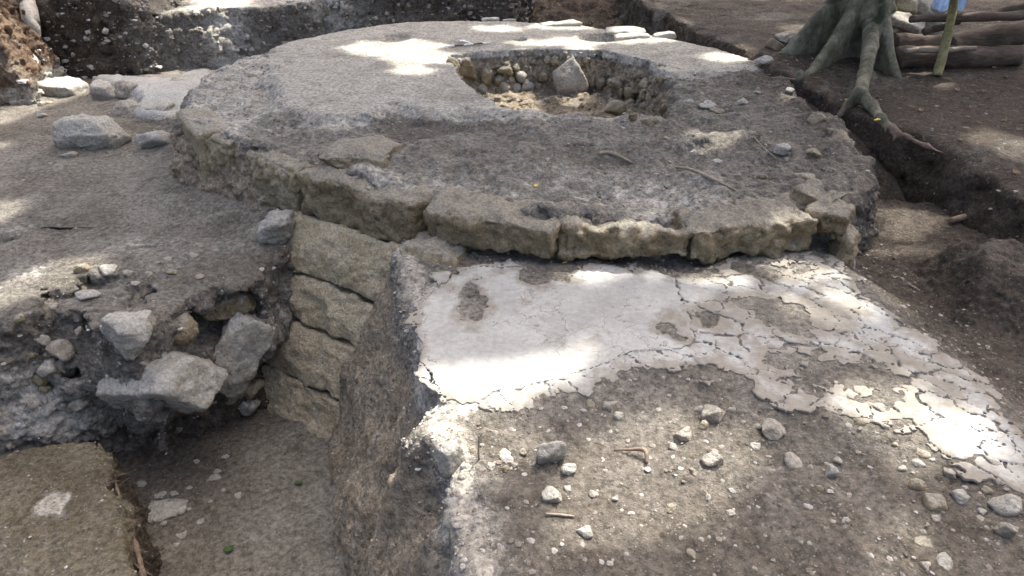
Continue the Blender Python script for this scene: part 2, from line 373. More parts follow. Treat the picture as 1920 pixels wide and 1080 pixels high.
attr(me, 'plaster', np.clip(.8*edge*sstep(-.6, -.05, V[:, 2]-t)+.35*sstep(.1, -.05, sdpoly(PLREG, V[:, 0], V[:, 1])), 0, 1))
attr(me, 'dark', np.clip(sstep(-.02, -.3, sdpoly(TRIGHT, V[:, 0], V[:, 1]))*.78+.36*sstep(2.7, 1.6, V[:, 1])*sstep(-.2, -.05, V[:, 2]-t), 0, 1))
attr(me, 'brown', np.clip(.85*sstep(-.12, -.45, V[:, 2]-t+.12*N(V, 4, 3)), 0, 1)); terr_me = me; link('excavated_terrace', me, M_EARTH, kind='structure')

# --- left terrace: the section with the overhanging lip, then the flat beyond it
CAV = [(at(385, 625, -.95), -.93, .36, .20, .17), (at(455, 600, -.9), -.90, .15, .22, .16), (at(150, 700, -1.05), -1.08, .16, .12, .10), (at(310, 800, -1.5), -1.55, .42, .26, .16), (at(20, 790, -1.4), -1.45, .2, .2, .15)]
def base_left(X, Y, Z, t):
    sd = (sdpoly(LEFT, X, Y)+fbm(P3(X, Y), 3, 4, 91)*.06)[..., None]
    sd = sd+sstep(f4(-1.15), f4(-1.4), Z)*f4(.16)*sstep(-2.75, -2.45, X)[..., None]
    d = smax(Z-t, sd+(Z-t)*.06, .06)
    for (cx, cy), cz, a, b, c_ in CAV:
        e = np.sqrt(((X-cx)/a)**2+((Y-cy-.02)/b)**2)[..., None]; e = np.sqrt(e*e+((Z-cz)/c_)**2)
        d = smax(d, (1-e)*f4(min(a, b, c_)), .05)
    return d
def noise_left(p, below):
    dep = sstep(.02, -.10, below)
    return -(fbm(p, 3.0, 5, 93)*.11+billow(p, 9, 2, 94)*.022)*dep
V, Q = solve(((-4.6, -1.3), (2.9, 4.85), (-1.9, -.4)), .0155, base_left, noise_left, top=top_left)
me = mesh_np('left_section', V, Q); roughen(me, .011, .004, 16, 7, 1.0); V, n = coords(me), normals(me)
attr(me, 'plaster', np.clip(.36+.35*N(V, 2.2, 6)+.45*sstep(-2.4, -2.9, V[:, 0])*sstep(-.75, -1., V[:, 2]), 0, .8))
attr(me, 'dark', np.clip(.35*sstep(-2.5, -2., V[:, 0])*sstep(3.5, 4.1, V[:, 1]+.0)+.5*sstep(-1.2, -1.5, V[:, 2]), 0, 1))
left_me = me; left_o = link('left_terrace_section', me, M_EARTH, kind='structure')
me = gridmesh('left_flat', -9, 3.2, 4.78, 13.5, .037, top_left)
V = coords(me); V[:, 2] += (billow(V, 13, 3, 66)*(.005+.02*sstep(10, 10.8, V[:, 1]))+fbm(V, 3, 4, 67)*.06*sstep(10.2, 11, V[:, 1])).astype(f4); setco(me, V)
attr(me, 'plaster', np.clip(.18+.30*N(V, .9, 5)+.9*sstep(.05, -.05, sdpoly(BED, V[:, 0], V[:, 1])), 0, 1)); attr(me, 'dark', np.clip(np.maximum(sstep(-1.2, -.2, V[:, 0])*sstep(9, 10, V[:, 1]), .85*sstep(1.8, 2.2, V[:, 0])), 0, 1))
flat_me = me; link('excavation_floor', me, M_EARTH, kind='structure')

V, Q = solve(((-6.2, -2.6), (5.3, 10.6), (-.85, -.25)), .024, lambda X, Y, Z, t: smax(Z-t-f4(.02), (sdpoly(BED, X, Y)+fbm(P3(X, Y), 2.5, 5, 65)*.10)[..., None], .03), lambda p, bl: fbm(p, 2.2, 5, 68)*.03+billow(p, 9, 3, 69)*.006, top=top_left)
me = mesh_np('bedrock', V, Q); link('bedrock', me, stone('bare_bedrock', (.47, .45, .40), (.60, .585, .54), dust=(.56, .55, .51), spots=.35), kind='structure')
# --- foreground soil block
BLK = poly(-1.25, (-300, 880), (0, 842), (100, 818), (172, 810), (196, 850), (214, 920), (240, 1000), (262, 1080), (285, 1180))+[(-1.35, 1.2), (-4.2, 1.2), (-4.2, 2.6)]
def top_blk(x, y): p = P3(x, y); return (-1.26+fbm(p, 1.6, 4, 101)*.03+billow(p, 9, 3, 102)*.006).astype(f4)
def base_blk(X, Y, Z, t):
    return smax(Z-t, (sdpoly(BLK, X, Y)+fbm(P3(X, Y), 4, 4, 103)*.035)[..., None]+(Z-t)*.12, .05)
V, Q = solve(((-4.0, -1.2), (1.5, 3.3), (-1.9, -1.05)), .0125, base_blk, lambda p, bl: -(fbm(p, 6, 4, 104)*.035)*sstep(0, -.1, bl), top=top_blk)
me = mesh_np('soil_block', V, Q); roughen(me, .014, .005, 20, 9, .6); V = coords(me)
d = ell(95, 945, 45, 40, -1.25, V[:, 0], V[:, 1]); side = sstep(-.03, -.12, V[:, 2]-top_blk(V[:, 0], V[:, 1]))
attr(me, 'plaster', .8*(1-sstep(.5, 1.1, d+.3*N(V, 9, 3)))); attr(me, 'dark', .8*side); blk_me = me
link('soil_block', me, earth('olive_soil', (.185, .155, .10), (.28, .245, .17), .55), kind='structure')

# --- earth bank right of and behind the platform, cut section behind it, corner pillar on the left
def base_bank(X, Y, Z, t):
    return smax(Z-t, (sdpoly(BANK, X, Y)+fbm(P3(X, Y), 3, 4, 111)*.05)[..., None]+(Z-t)*.25, .04)
V, Q = solve(((1.4, 9.0), (3.2, 14.5), (-.9, .4)), .04, base_bank, lambda p, bl: -(fbm(p, 4, 4, 114)*.05+billow(p, 10, 2, 115)*.02)*sstep(0, -.1, bl), top=top_bank)
me = mesh_np('earth_bank', V, Q); roughen(me, .02, .007, 14, 13); V = coords(me)
attr(me, 'plaster', np.zeros(len(V))); attr(me, 'dark', np.clip(sstep(-.02, -.14, V[:, 2]-top_bank(V[:, 0], V[:, 1]))*.35+.25+.25*sstep(3.4, 5.2, V[:, 0])-.45*sstep(8.3, 9.2, V[:, 1]), 0, 1))
bank_me = me; link('earth_bank', me, M_HUMUS, kind='structure')
BACK = [(-9, 9.4), (-6.4, 9.75), (-5.4, 9.95), (-4.3, 10.4), (-3.1, 11.0), (-1.6, 11.6), (-.2, 11.9), (.05, 12.6), (.1, 16), (-9, 16)]
def top_back(x, y): return (.13+.35*sstep(-2.8, -1.2, x)+.03*(y-10)+.55*sstep(-4.8, -5.6, x)*sstep(9, 10.6, y)+fbm(P3(x, y), 1.5, 4, 121)*.05).astype(f4)
def base_back(X, Y, Z, t):
    return smax(Z-t, (sdpoly(BACK, X, Y)+fbm(P3(X, Y), 2.2, 4, 122)*.10)[..., None]+(Z-t)*.35, .06)
V, Q = solve(((-8.5, .6), (8.9, 14.5), (-.9, .9)), .036, base_back, lambda p, bl: -(fbm(p, 3, 4, 124)*.09+billow(p, 8, 3, 125)*.05)*sstep(.02, -.1, bl), top=top_back)
me = mesh_np('cut_section', V, Q); roughen(me, .035, .008, 11, 15); V = coords(me); back_me = me
attr(me, 'plaster', np.clip(.8*sstep(-5.2, -4.2, V[:, 0])*sstep(-1.6, -2.6, V[:, 0])*(.7+.6*N(V, 1.7, 8))+.5*sstep(0, .1, V[:, 2]-top_back(V[:, 0], V[:, 1])+.07)*sstep(-1.8, -3, V[:, 0]), 0, 1)); attr(me, 'dark', np.clip(.9*sstep(-4.6, -5.5, V[:, 0]+.5*N(V, 1.5, 2))+.6*sstep(-2.6, -1.2, V[:, 0]), 0, 1)*sstep(.02, -.05, V[:, 2]-top_back(V[:, 0], V[:, 1])))
link('cut_section', me, M_EARTH, kind='structure')
PIL = poly(-.6, (-200, 330), (-40, 205), (70, 196), (92, 170))+[(-6.1, 9.8), (-9, 9.8), (-9, 7.4)]
def base_pil(X, Y, Z):
    t = f4(.42)+fbm(P3(X, Y), 2, 3, 131)[..., None]*f4(.06); return smax(Z-t, (sdpoly(PIL, X, Y)+fbm(P3(X, Y), 3, 4, 132)*.07)[..., None]+(Z+.6)*.28, .08)
V, Q = solve(((-8.5, -5.0), (6.2, 9.9), (-.8, .7)), .034, base_pil, lambda p: -(fbm(p, 4, 4, 134)*.07+billow(p, 10, 3, 135)*.05))
me = mesh_np('soil_pillar', V, Q); roughen(me, .03, .01, 13, 17); V = coords(me); pil_me = me
attr(me, 'plaster', np.clip(sstep(-.2, -.5, V[:, 2])*.75, 0, 1)); attr(me, 'dark', np.zeros(len(V)))
link('soil_pillar', me, earth('reddish_soil', (.17, .11, .07), (.28, .20, .135), .3), kind='structure')
me = bpy.data.meshes.new('forest_floor'); o_ = 60
R_ = [(-o_, -o_), (o_, -o_), (o_, 90), (-o_, 90)]; r_ = [(-8.4, -3), (8.9, -3), (8.9, 14.4), (-8.4, 14.4)]
me.from_pydata([(*p, .12) for p in R_]+[(*p, .12) for p in r_], [], [(i, (i+1) % 4, 4+(i+1) % 4, 4+i) for i in range(4)])
link('forest_ground', me, M_HUMUS, kind='structure')
me = bpy.data.meshes.new('subsoil'); me.from_pydata([(-8.6, -3.2, -1.98), (9, -3.2, -1.98), (9, 14.6, -1.98), (-8.6, 14.6, -1.98)], [], [(0, 1, 2, 3)])
link('subsoil', me, M_HUMUS, kind='structure')

# ------------------------------------------------------------------ the round platform
plat = bpy.data.objects.new('round_platform', None); COL.objects.link(plat); plat.location = (-.15, 7.0, 0)
plat['label'] = 'round stone platform with plaster floor and a pit dug into its top'; plat['category'] = 'platform'
PLO = Vector(plat.location)
def child(name, me, mat, parent, off=None, **kw):
    o = link(name, me, mat, parent, **kw)
    o.location = Vector(off or (0, 0, 0))-(PLO if parent is plat else Vector((0, 0, 0)))
    return o
FACED = [p for p in RIM]
def base_plat(X, Y, Z, t):
    p = P3(X, Y)
    inset = .055*sstep(2.0, 1.7, X)*sstep(6.6, 6.0, Y)
    sd = (sdpoly(RIM, X, Y)+fbm(p, 3, 4, 141)*.05+inset)[..., None]
    d = smax(Z-t, sd+(Z+.05)*(.10+.30*sstep(-1.5, -2.0, X)*sstep(6.2, 5.4, Y))[..., None], .07)
    pit = np.maximum((sdpoly(PIT, X, Y)+fbm(p, 5, 3, 142)*.03)[..., None]-(Z+.0)*.25, -(Z+f4(.46)+fbm(p, 3, 3, 143)[..., None]*f4(.02)))
    return smax(d, -pit, .02)
def noise_plat(p, below):
    dep = sstep(.0, -.09, below)
    return -(fbm(p, 5, 4, 144)*.045+billow(p, 11, 3, 145)*.03)*dep
V, Q = solve(((-3.6, 3.05), (3.5, 10.6), (-.75, .14)), .0195, base_plat, noise_plat, top=top_platform)
me = mesh_np('platform_top', V, Q); roughen(me, .016, .0035, 18, 19, .6); V, n = coords(me), normals(me)
pl = sdpoly(PLAST, V[:, 0], V[:, 1]); led = sdpoly(LEDGE, V[:, 0], V[:, 1]); pitd = sdpoly(PIT, V[:, 0], V[:, 1])
upz = sstep(-.14, -.04, V[:, 2]-top_platform(V[:, 0], V[:, 1]))
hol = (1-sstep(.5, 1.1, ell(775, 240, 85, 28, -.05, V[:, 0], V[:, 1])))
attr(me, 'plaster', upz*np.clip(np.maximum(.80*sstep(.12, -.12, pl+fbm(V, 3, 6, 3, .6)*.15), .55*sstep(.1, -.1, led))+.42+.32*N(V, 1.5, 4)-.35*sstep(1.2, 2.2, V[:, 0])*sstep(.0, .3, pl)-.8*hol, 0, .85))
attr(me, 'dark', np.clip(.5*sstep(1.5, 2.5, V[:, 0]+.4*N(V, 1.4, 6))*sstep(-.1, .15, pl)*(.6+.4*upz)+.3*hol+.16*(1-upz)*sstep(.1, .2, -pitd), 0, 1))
attr(me, 'brown', np.clip(.85*(1-upz)*sstep(2.1, 1.6, V[:, 0]), 0, 1)); plat_me = me; child('platform_top', me, M_EARTH, plat)

# rough stones ---------------------------------------------------------------------------------
def ico(sub):
    bm = bmesh.new(); bmesh.ops.create_icosphere(bm, subdivisions=sub, radius=1); v = np.array([x.co for x in bm.verts], f4); q = np.array([[y.index for y in x.verts] for x in bm.faces], np.int32); bm.free()
    return v/np.linalg.norm(v, axis=1)[:, None], q
ICO = {s: ico(s) for s in (1, 2, 3, 4, 5)}
def rock_mesh(name, dims, seed, sub=4, facets=13, rough=.075, box=0.):
    r = np.random.default_rng(seed); D, q = ICO[sub]
    pn = r.normal(size=(facets, 3)); pn /= np.linalg.norm(pn, axis=1)[:, None]; pd = r.uniform(.55, .92, facets)
    if box: pn = np.concatenate([pn, np.array([(1, 0, 0), (-1, 0, 0), (0, 1, 0), (0, -1, 0), (0, 0, 1), (0, 0, -1)])+r.normal(size=(6, 3))*.07]); pd = np.concatenate([np.maximum(pd, .95), np.full(6, box)])
    dp = np.maximum(D@pn.T, .05); rad = -np.log(np.exp(-48*pd/dp).sum(1)+math.exp(-48*1.15))/48
    V = D*rad[:, None]; V = (V-(V.max(0)+V.min(0))/2)/(V.max(0)-V.min(0))*np.array(dims, f4)
    s = max(dims); nn = D
    V = V+nn*((fbm(V, 4/s, 5, seed % 50, .58)*rough*.8+billow(V, 14/s, 4, seed % 40, .6)*rough*.28)*s*.5)[:, None]
    me = mesh_np(name, V, q); return me
ROOTS = {}
def rot_z(a): return (0, 0, a)
def block(px0, py0, px1, py1, zt, h, depth=.34, seed=0, rough=1., mat=None, name='facing_stone', tilt=0., parent=plat, push=0., wide=1.0, width=None, bulge=0.):
    A, B = Vector((*at(px0, py0, zt), 0)), Vector((*at(px1, py1, zt), 0)); w = width or (B-A).length*wide; a = math.atan2(B.y-A.y, B.x-A.x)
    nrm = Vector((math.sin(a), -math.cos(a), 0))                # outwards, to the front
    res = .016; nx, ny, nz = max(6, int(w/res)), max(5, int(depth/res/1.6)), max(5, int(h/res))
    bm = bmesh.new(); idx = {}; quads = []
    def vid(i, j, k):
        if (i, j, k) not in idx: idx[i, j, k] = len(idx)
        return idx[i, j, k]
    for i in range(nx):
        for j in range(ny): quads += [[vid(i, j, 0), vid(i, j+1, 0), vid(i+1, j+1, 0), vid(i+1, j, 0)], [vid(i, j, nz), vid(i+1, j, nz), vid(i+1, j+1, nz), vid(i, j+1, nz)]]
        for k in range(nz): quads += [[vid(i, 0, k), vid(i+1, 0, k), vid(i+1, 0, k+1), vid(i, 0, k+1)], [vid(i, ny, k), vid(i, ny, k+1), vid(i+1, ny, k+1), vid(i+1, ny, k)]]
    for j in range(ny):
        for k in range(nz): quads += [[vid(0, j, k), vid(0, j, k+1), vid(0, j+1, k+1), vid(0, j+1, k)], [vid(nx, j, k), vid(nx, j+1, k), vid(nx, j+1, k+1), vid(nx, j, k+1)]]
    bm.free()
    U = np.array(list(idx.keys()), f4)/np.array([nx, ny, nz], f4)*2-1
    e = np.array([w/2, depth/2, h/2], f4); rr = min(.024 if bulge else .05, h*.22)*(.8+.4*random.random())
    V = U*e; core = np.clip(V, -(e-rr), e-rr); dv = V-core; L = np.linalg.norm(dv, axis=1, keepdims=True)+1e-6
    nd = dv/L; V = core+nd*np.minimum(L, rr)
    V[:, 2] += (.012*N(np.stack([V[:, 0]*3, 0*V[:, 0], 0*V[:, 0]], -1), 1, seed)).astype(f4)
    V[:, 1] -= np.where(U[:, 1] < 0, bulge*(1-U[:, 0]**2*.4)*(1-U[:, 2]**2), 0)
    sV = V+np.array([seed*3.1, seed*1.7, 0], f4)
    nd = nd/np.maximum(np.linalg.norm(nd, axis=1, keepdims=True), 1e-3)
    V = V+nd*((fbm(sV, 3.6, 5, 151, .55)*.034+billow(sV, 15, 4, 152, .6)*.012-np.maximum(0, N(sV, 6, 154)-.25)*.07-np.maximum(0, N(sV, 13, 155)-.3)*.03+fbm(sV, 40, 2, 153)*.004)*rough)[:, None]
    me = mesh_np(name, V, np.array(quads, np.int32))
    c_ = (A+B)/2-nrm*(depth/2-push); o = child(name, me, mat or M_STONE, parent, (c_.x, c_.y, zt-h/2)); o.rotation_euler = (tilt, 0, a); return o
block(340, 202, 380, 247, -.05, .66, .30, 1, .45, M_STONE, push=.07)                     # smooth faced stone at the left turn
block(379, 249, 441, 266, -.085, .40, .30, 2, 1.6, M_STONE, push=.05)
block(440, 268, 553, 318, -.095, .42, .32, 3, 1.3, M_STONE, push=.03)
block(555, 319, 770, 384, -.095, .35, .36, 4, 1.0, M_STONED)
block(788, 385, 1040, 432, -.095, .235, .38, 5, 1.0, M_STONED, tilt=.06)
block(1050, 438, 1310, 444, -.15, .19, .3, 6, 1.5, M_STONED, tilt=-.2)
block(1296, 434, 1537, 412, -.115, .235, .36, 9, 1.35, M_STONED)
block(1480, 352, 1562, 378, -.03, .11, .24, 10, 1.2, M_STONED); block(1520, 392, 1592, 408, -.08, .12, .22, 11, 1.3, M_STONED); block(1560, 440, 1600, 450, -.2, .22, .2, 12, 1.5, M_STONED)
block(738, 462, 858, 486, -.32, .22, .3, 14, 1.0, M_STONE)
# lower courses lie on one battered face
TLc, TRc, BLc, BRc = (Vector((*at(a, b_, z), z)) for a, b_, z in ((548, 402, -.41), (772, 470, -.41), (446, 738, -1.8), (640, 858, -1.8)))
def face_pt(u, v): return TLc.lerp(TRc, u).lerp(BLc.lerp(BRc, u), v)
M_COURSE = stone('lit_tan_limestone', (.49, .40, .25), (.67, .575, .40), dust=(.55, .49, .38), dustamt=.4, spots=.6)  # tan stone, its colour raised to stand in for light the wall lacks
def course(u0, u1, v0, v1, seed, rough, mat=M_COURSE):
    a, b_, c_, d_ = face_pt(u0, v0), face_pt(u1, v0), face_pt(u0, v1), face_pt(u1, v1)
    ux = ((b_-a)+(d_-c_))/2; uz = ((a-c_)+(b_-d_))/2; w, hh = ux.length, uz.length; ux.normalize(); uy = uz.cross(ux).normalized(); uz = ux.cross(uy)
    mid = (a+b_+c_+d_)/4
    o = block(500, 500, 600, 500, -.5, hh-.002, .34, seed, rough, mat, width=w-.002, bulge=.022)
    R3 = Matrix((ux, uy, uz)).transposed(); o.rotation_euler = R3.to_euler(); o.location = mid+uy*.17-PLO
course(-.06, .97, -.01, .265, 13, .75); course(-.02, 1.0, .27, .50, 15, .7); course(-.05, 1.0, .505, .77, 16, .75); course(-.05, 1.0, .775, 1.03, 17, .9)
# earth core seen in the joints below the first course
bm = bmesh.new(); pts = poly(-.4, (575, 400), (735, 455), (860, 470))+[(1.0, 5.2), (-1.0, 5.4)]
pts = [(p[0], p[1]+.16) for p in pts]; f = bm.faces.new([bm.verts.new((*p, -1.95)) for p in pts]); r_ = bmesh.ops.extrude_face_region(bm, geom=[f])
for v in [x for x in r_['geom'] if isinstance(x, bmesh.types.BMVert)]: v.co.z = -.44
bmesh.ops.recalc_face_normals(bm, faces=bm.faces); me = bpy.data.meshes.new('earth_core'); bm.to_mesh(me); bm.free(); child('earth_core', me, M_BROWN, plat)

def hit(px, py, base, top, z0, z1):
    zs = np.linspace(z0, z1, 160).astype(f4); xy = np.array([at(px, py, float(z)) for z in zs], f4)
    F = base(xy[:, 0], xy[:, 1], zs[None, :], top(xy[:, 0], xy[:, 1])[:, None]); d = np.diagonal(F)
    k = int(np.argmax(d < 0)) if (d < 0).any() else len(zs)-1; return xy[k, 0], xy[k, 1], float(zs[k])
def rock(px, py, top, w, h, name='stone', mat=None, label=None, group=None, parent=None, deep=.85, seed=None, sub=4, rough=.075, turn=None, sink=.25, facets=13, box=0., tilt=(0, 0), cat='stone', face=None):
    """a stone whose middle shows at (px,py), w x h px large in the photo, resting on height function or height `top`"""
    if seed is None: seed = int(px*7+py*13)
    zz = top if isinstance(top, (int, float)) else on(px, py+h*.35, top)[2]
    x, y = at(px, py, zz+.0); s = pxm(x, y, zz)
    W_, Hh = w*s, h*s*.88
    cz = zz+Hh*(.5-sink); x, y = at(px, py, cz)
    if face: x, y, cz = hit(px, py, base_left, top_left, -.45, -1.85); s = pxm(x, y, cz); W_, Hh = w*s, h*s*1.02; y += face*W_*deep
    me = rock_mesh(name, (W_, W_*deep, Hh*1.05), seed, sub, facets, rough, box)
    r = random.Random(seed); rot = (tilt[0]+r.uniform(-.1, .1), tilt[1]+r.uniform(-.12, .12), (r.uniform(-.35, .35) if turn is None else turn))
    if parent is plat: o = child(name, me, mat or M_PALE, plat, (x, y, cz))
    else: o = link(name, me, mat or M_PALE, parent, label=label, cat=cat if label else None, group=group); o.location = (x, y, cz)
    o.rotation_euler = rot; return o

# stones in the walls of the pit: parts of the platform
PITS = [(880, 128, 42, 42, M_STONED), (850, 120, 22, 26, M_STONED), (912, 145, 24, 34, M_STONED), (945, 133, 30, 20, M_STONED), (950, 122, 15, 14, M_STONE), (967, 126, 17, 15, M_STONE),
        (975, 143, 26, 20, M_CREAM), (935, 152, 20, 22, M_STONED), (943, 168, 26, 30, M_CREAM), (966, 166, 20, 24, M_CREAM), (988, 165, 24, 32, M_CREAM), (906, 168, 20, 24, M_CREAM), (958, 150, 14, 14, M_STONE), (915, 185, 22, 22, M_STONED),
        (1017, 145, 24, 20, M_STONED), (1012, 168, 18, 22, M_STONED), (1028, 112, 16, 16, M_STONE), (1040, 114, 16, 18, M_STONE), (1070, 138, 68, 70, M_CREAM), (1157, 153, 36, 20, M_STONE), (1187, 142, 24, 22, M_STONE), (1126, 156, 18, 20, M_STONED),
        (1208, 160, 22, 24, M_STONE), (1222, 150, 16, 16, M_STONE), (1180, 174, 24, 28, M_STONE), (1207, 176, 22, 20, M_STONE), (1238, 150, 18, 22, M_STONE), (1178, 195, 22, 18, M_STONE), (1208, 198, 17, 13, M_STONE), (1225, 175, 18, 18, M_STONED), (1246, 205, 20, 26, M_STONED), (1165, 176, 14, 22, M_STONED), (1225, 200, 12, 12, M_STONE), (1100, 113, 14, 12, M_STONED), (1000, 118, 14, 12, M_STONED), (985, 128, 14, 12, M_STONED), (1060, 100, 12, 8, M_STONE), (1240, 125, 20, 14, M_STONED)]
def pit_hit(px, py):
    # follow the sight line down until it meets the pit's wall or floor
    for z in np.linspace(-.02, -.46, 60):
        x, y = at(px, py, float(z))
        if sdpoly(PIT, np.array([x], f4), np.array([y], f4))[0] > -.02+.25*z: break
    return x, y, float(z)
for i, (px, py, w, h, mt) in enumerate(PITS):
    x, y, z = pit_hit(px, py); s = pxm(x, y, z)
    big = w > 60; dims = (w*s, w*s*(.75 if big else .9), h*s*(1.0 if big else 1.05)); bx_ = .8 if big else 0.
    o = child('fill_stone', rock_mesh('fill_stone', dims, 300+i, 4 if w > 30 else 3, 30 if big else 9, .05 if big else .11), mt, plat, (x, y-(.10 if big else .01), z))
    o.rotation_euler = (0, random.uniform(-.35, .35) if not big else 0, random.uniform(-.5, .5))
rock(1150, 203, -.45, 48, 34, 'fill_stone', M_STONE, parent=plat, facets=8)
# capping slabs on the far rim
for i, (px, py, w, h) in enumerate([(1052, 45, 78, 10), (955, 39, 26, 7), (920, 37, 34, 7), (1170, 58, 76, 11), (1185, 69, 66, 13), (1245, 68, 42, 15)]):
    rock(px, py, -.03, w, h, 'rim_stone', M_PALE, parent=plat, deep=.6, sink=.1, box=.8, sub=3, turn=0.)

# ------------------------------------------------------------------ cracked plaster floor: every plate a part
pf = bpy.data.objects.new('plaster_floor', None); COL.objects.link(pf); pf['kind'] = 'structure'
b = ((-.75, 2.75), (1.7, 4.25), (-.52, -.22)); h = .0085
SMOOTH = poly(ZT, (838, 512), (900, 498), (985, 497), (1010, 525), (1060, 515), (1115, 492), (1210, 500), (1265, 520), (1270, 560), (1300, 620), (1280, 650), (1180, 655), (1080, 690), (960, 720), (850, 745), (795, 700), (778, 640), (792, 560))
seeds = []
rs = np.random.default_rng(4)
while len(seeds) < 330:
    q_ = rs.uniform([-.7, 1.75], [2.7, 4.2]); m = 0
    sdv = float(sdpoly(PLREG, q_[:1].astype(f4), q_[1:].astype(f4))[0]); ss = float(sdpoly(SMOOTH, q_[:1].astype(f4), q_[1:].astype(f4))[0])
    if sdv > .08 or ss < .03: continue
    if all((q_[0]-a)**2+(q_[1]-b_)**2 > (.036+.06*rs.random())**2 for a, b_ in seeds): seeds.append(tuple(q_))
    elif rs.random() < .0015: break
    m += 1
SD = np.array(seeds, f4); NS = len(SD); WGT = rs.uniform(.7, 1.35, NS).astype(f4)
GID = np.arange(NS)
for i in range(NS):                       # some neighbours never parted: plates of uneven size
    if rs.random() < .55 and SD[i, 0] < 1.9:
        dd = np.hypot(*(SD-SD[i]).T); dd[i] = 9; GID[i] = GID[np.argmin(dd)]
def cells(x, y):
    p = P3(x, y); wx, wy = x+fbm(p, 7, 5, 161, .6)*.034, y+fbm(p, 7, 5, 162, .6)*.034
    f1 = np.full(x.shape, 9., f4); f2 = f1.copy(); cid = np.full(x.shape, -1, np.int32)
    for i in range(NS):
        d1, d2 = wx-SD[i, 0], wy-SD[i, 1]; d = np.hypot(.8*(d1*.8-d2*.6), 1.25*(d1*.6+d2*.8))*WGT[i]; new = d < f1; oth = cid != GID[i]
        f2 = np.where(oth, np.where(new, f1, np.minimum(f2, d)), f2); cid[new] = GID[i]; f1 = np.where(new, d, f1)
    sm = sdpoly(SMOOTH, x, y)+fbm(p, 6, 4, 163)*.035
    crack = (f2-f1)*.5
    cid[sm < 0] = NS; crack = np.where(sm < 0, -sm, np.minimum(crack, sm)); return cid, crack
rs2 = np.random.default_rng(9); CH = np.append(rs2.normal(0, .002, NS), .0).astype(f4); CTX = np.append(rs2.normal(0, .028, NS), 0).astype(f4); CTY = np.append(rs2.normal(0, .028, NS), 0).astype(f4)
ax_ = grid_axes(b, h); X, Y = np.meshgrid(ax_[0], ax_[1], indexing='ij'); p = P3(X, Y)
cid, crack = cells(X, Y)
edge = sdpoly(PLREG, X, Y)+fbm(p, 6, 6, 164, .62)*.085
holes = [(1260, 612, 24, 16), (1470, 585, 62, 22), (885, 560, 16, 26), (1570, 690, 120, 26), (1330, 590, 22, 14), (1430, 505, 60, 12), (1340, 690, 50, 14), (1500, 665, 40, 12), (1640, 735, 50, 16), (1010, 515, 26, 14), (1700, 700, 30, 10)]
for hx, hy, a_, b_ in holes: edge = np.maximum(edge, (1-(ell(hx, hy, a_*1.1, b_*1.1, ZT, X, Y)+fbm(p, 8, 5, 165, .65)*.75))*.08)
sdx = np.concatenate([SD, [[0, 0]]]).astype(f4)
topz = ZT-.025*(3.9-Y)+fbm(p, 1.3, 4, 31)*.012-.17*sstep(.02, -.42, sdpoly(TRIGHT, X, Y))+.006+CH[cid]+CTX[cid]*(X-sdx[cid, 0])+CTY[cid]*(Y-sdx[cid, 1])
gap = .0022+.0045*np.clip(N(p, 5, 167), 0, 1)
flat2 = np.maximum(edge, gap-crack)
Z = ax_[2][None, None, :]; F = smax(np.abs(Z-topz[..., None]+.008)-.0085, flat2[..., None], .0015).astype(f4)
V, Q = surfnets(F, (b[0][0], b[1][0], b[2][0]), h)
vi = np.clip(np.round((V[:, 0]-b[0][0])/h).astype(int), 0, X.shape[0]-1); vj = np.clip(np.round((V[:, 1]-b[1][0])/h).astype(int), 0, X.shape[1]-1)
qid = cid[vi, vj][Q[:, 0]]
cnts = np.bincount(qid, minlength=NS+1)
order = np.argsort(-cnts[:NS]); keep = [i for i in order if cnts[i] > 24][:295]
def submesh(name, qs):
    u, inv = np.unique(qs, return_inverse=True); return V[u], inv.reshape(qs.shape)
for i in [NS]+list(keep):
    v_, q_ = submesh('plaster_plate', Q[qid == i]); me = mesh_np('plaster_plate', v_, q_); me.set_sharp_from_angle(angle=.6); attr(me, 'dirt', np.clip(.75*sstep(-.16, .02, edge[vi, vj][np.unique(Q[qid == i])])+.22*sstep(.6, 1.2, v_[:, 0]), 0, 1))
    link('plaster_plate', me, M_PLAS, pf)

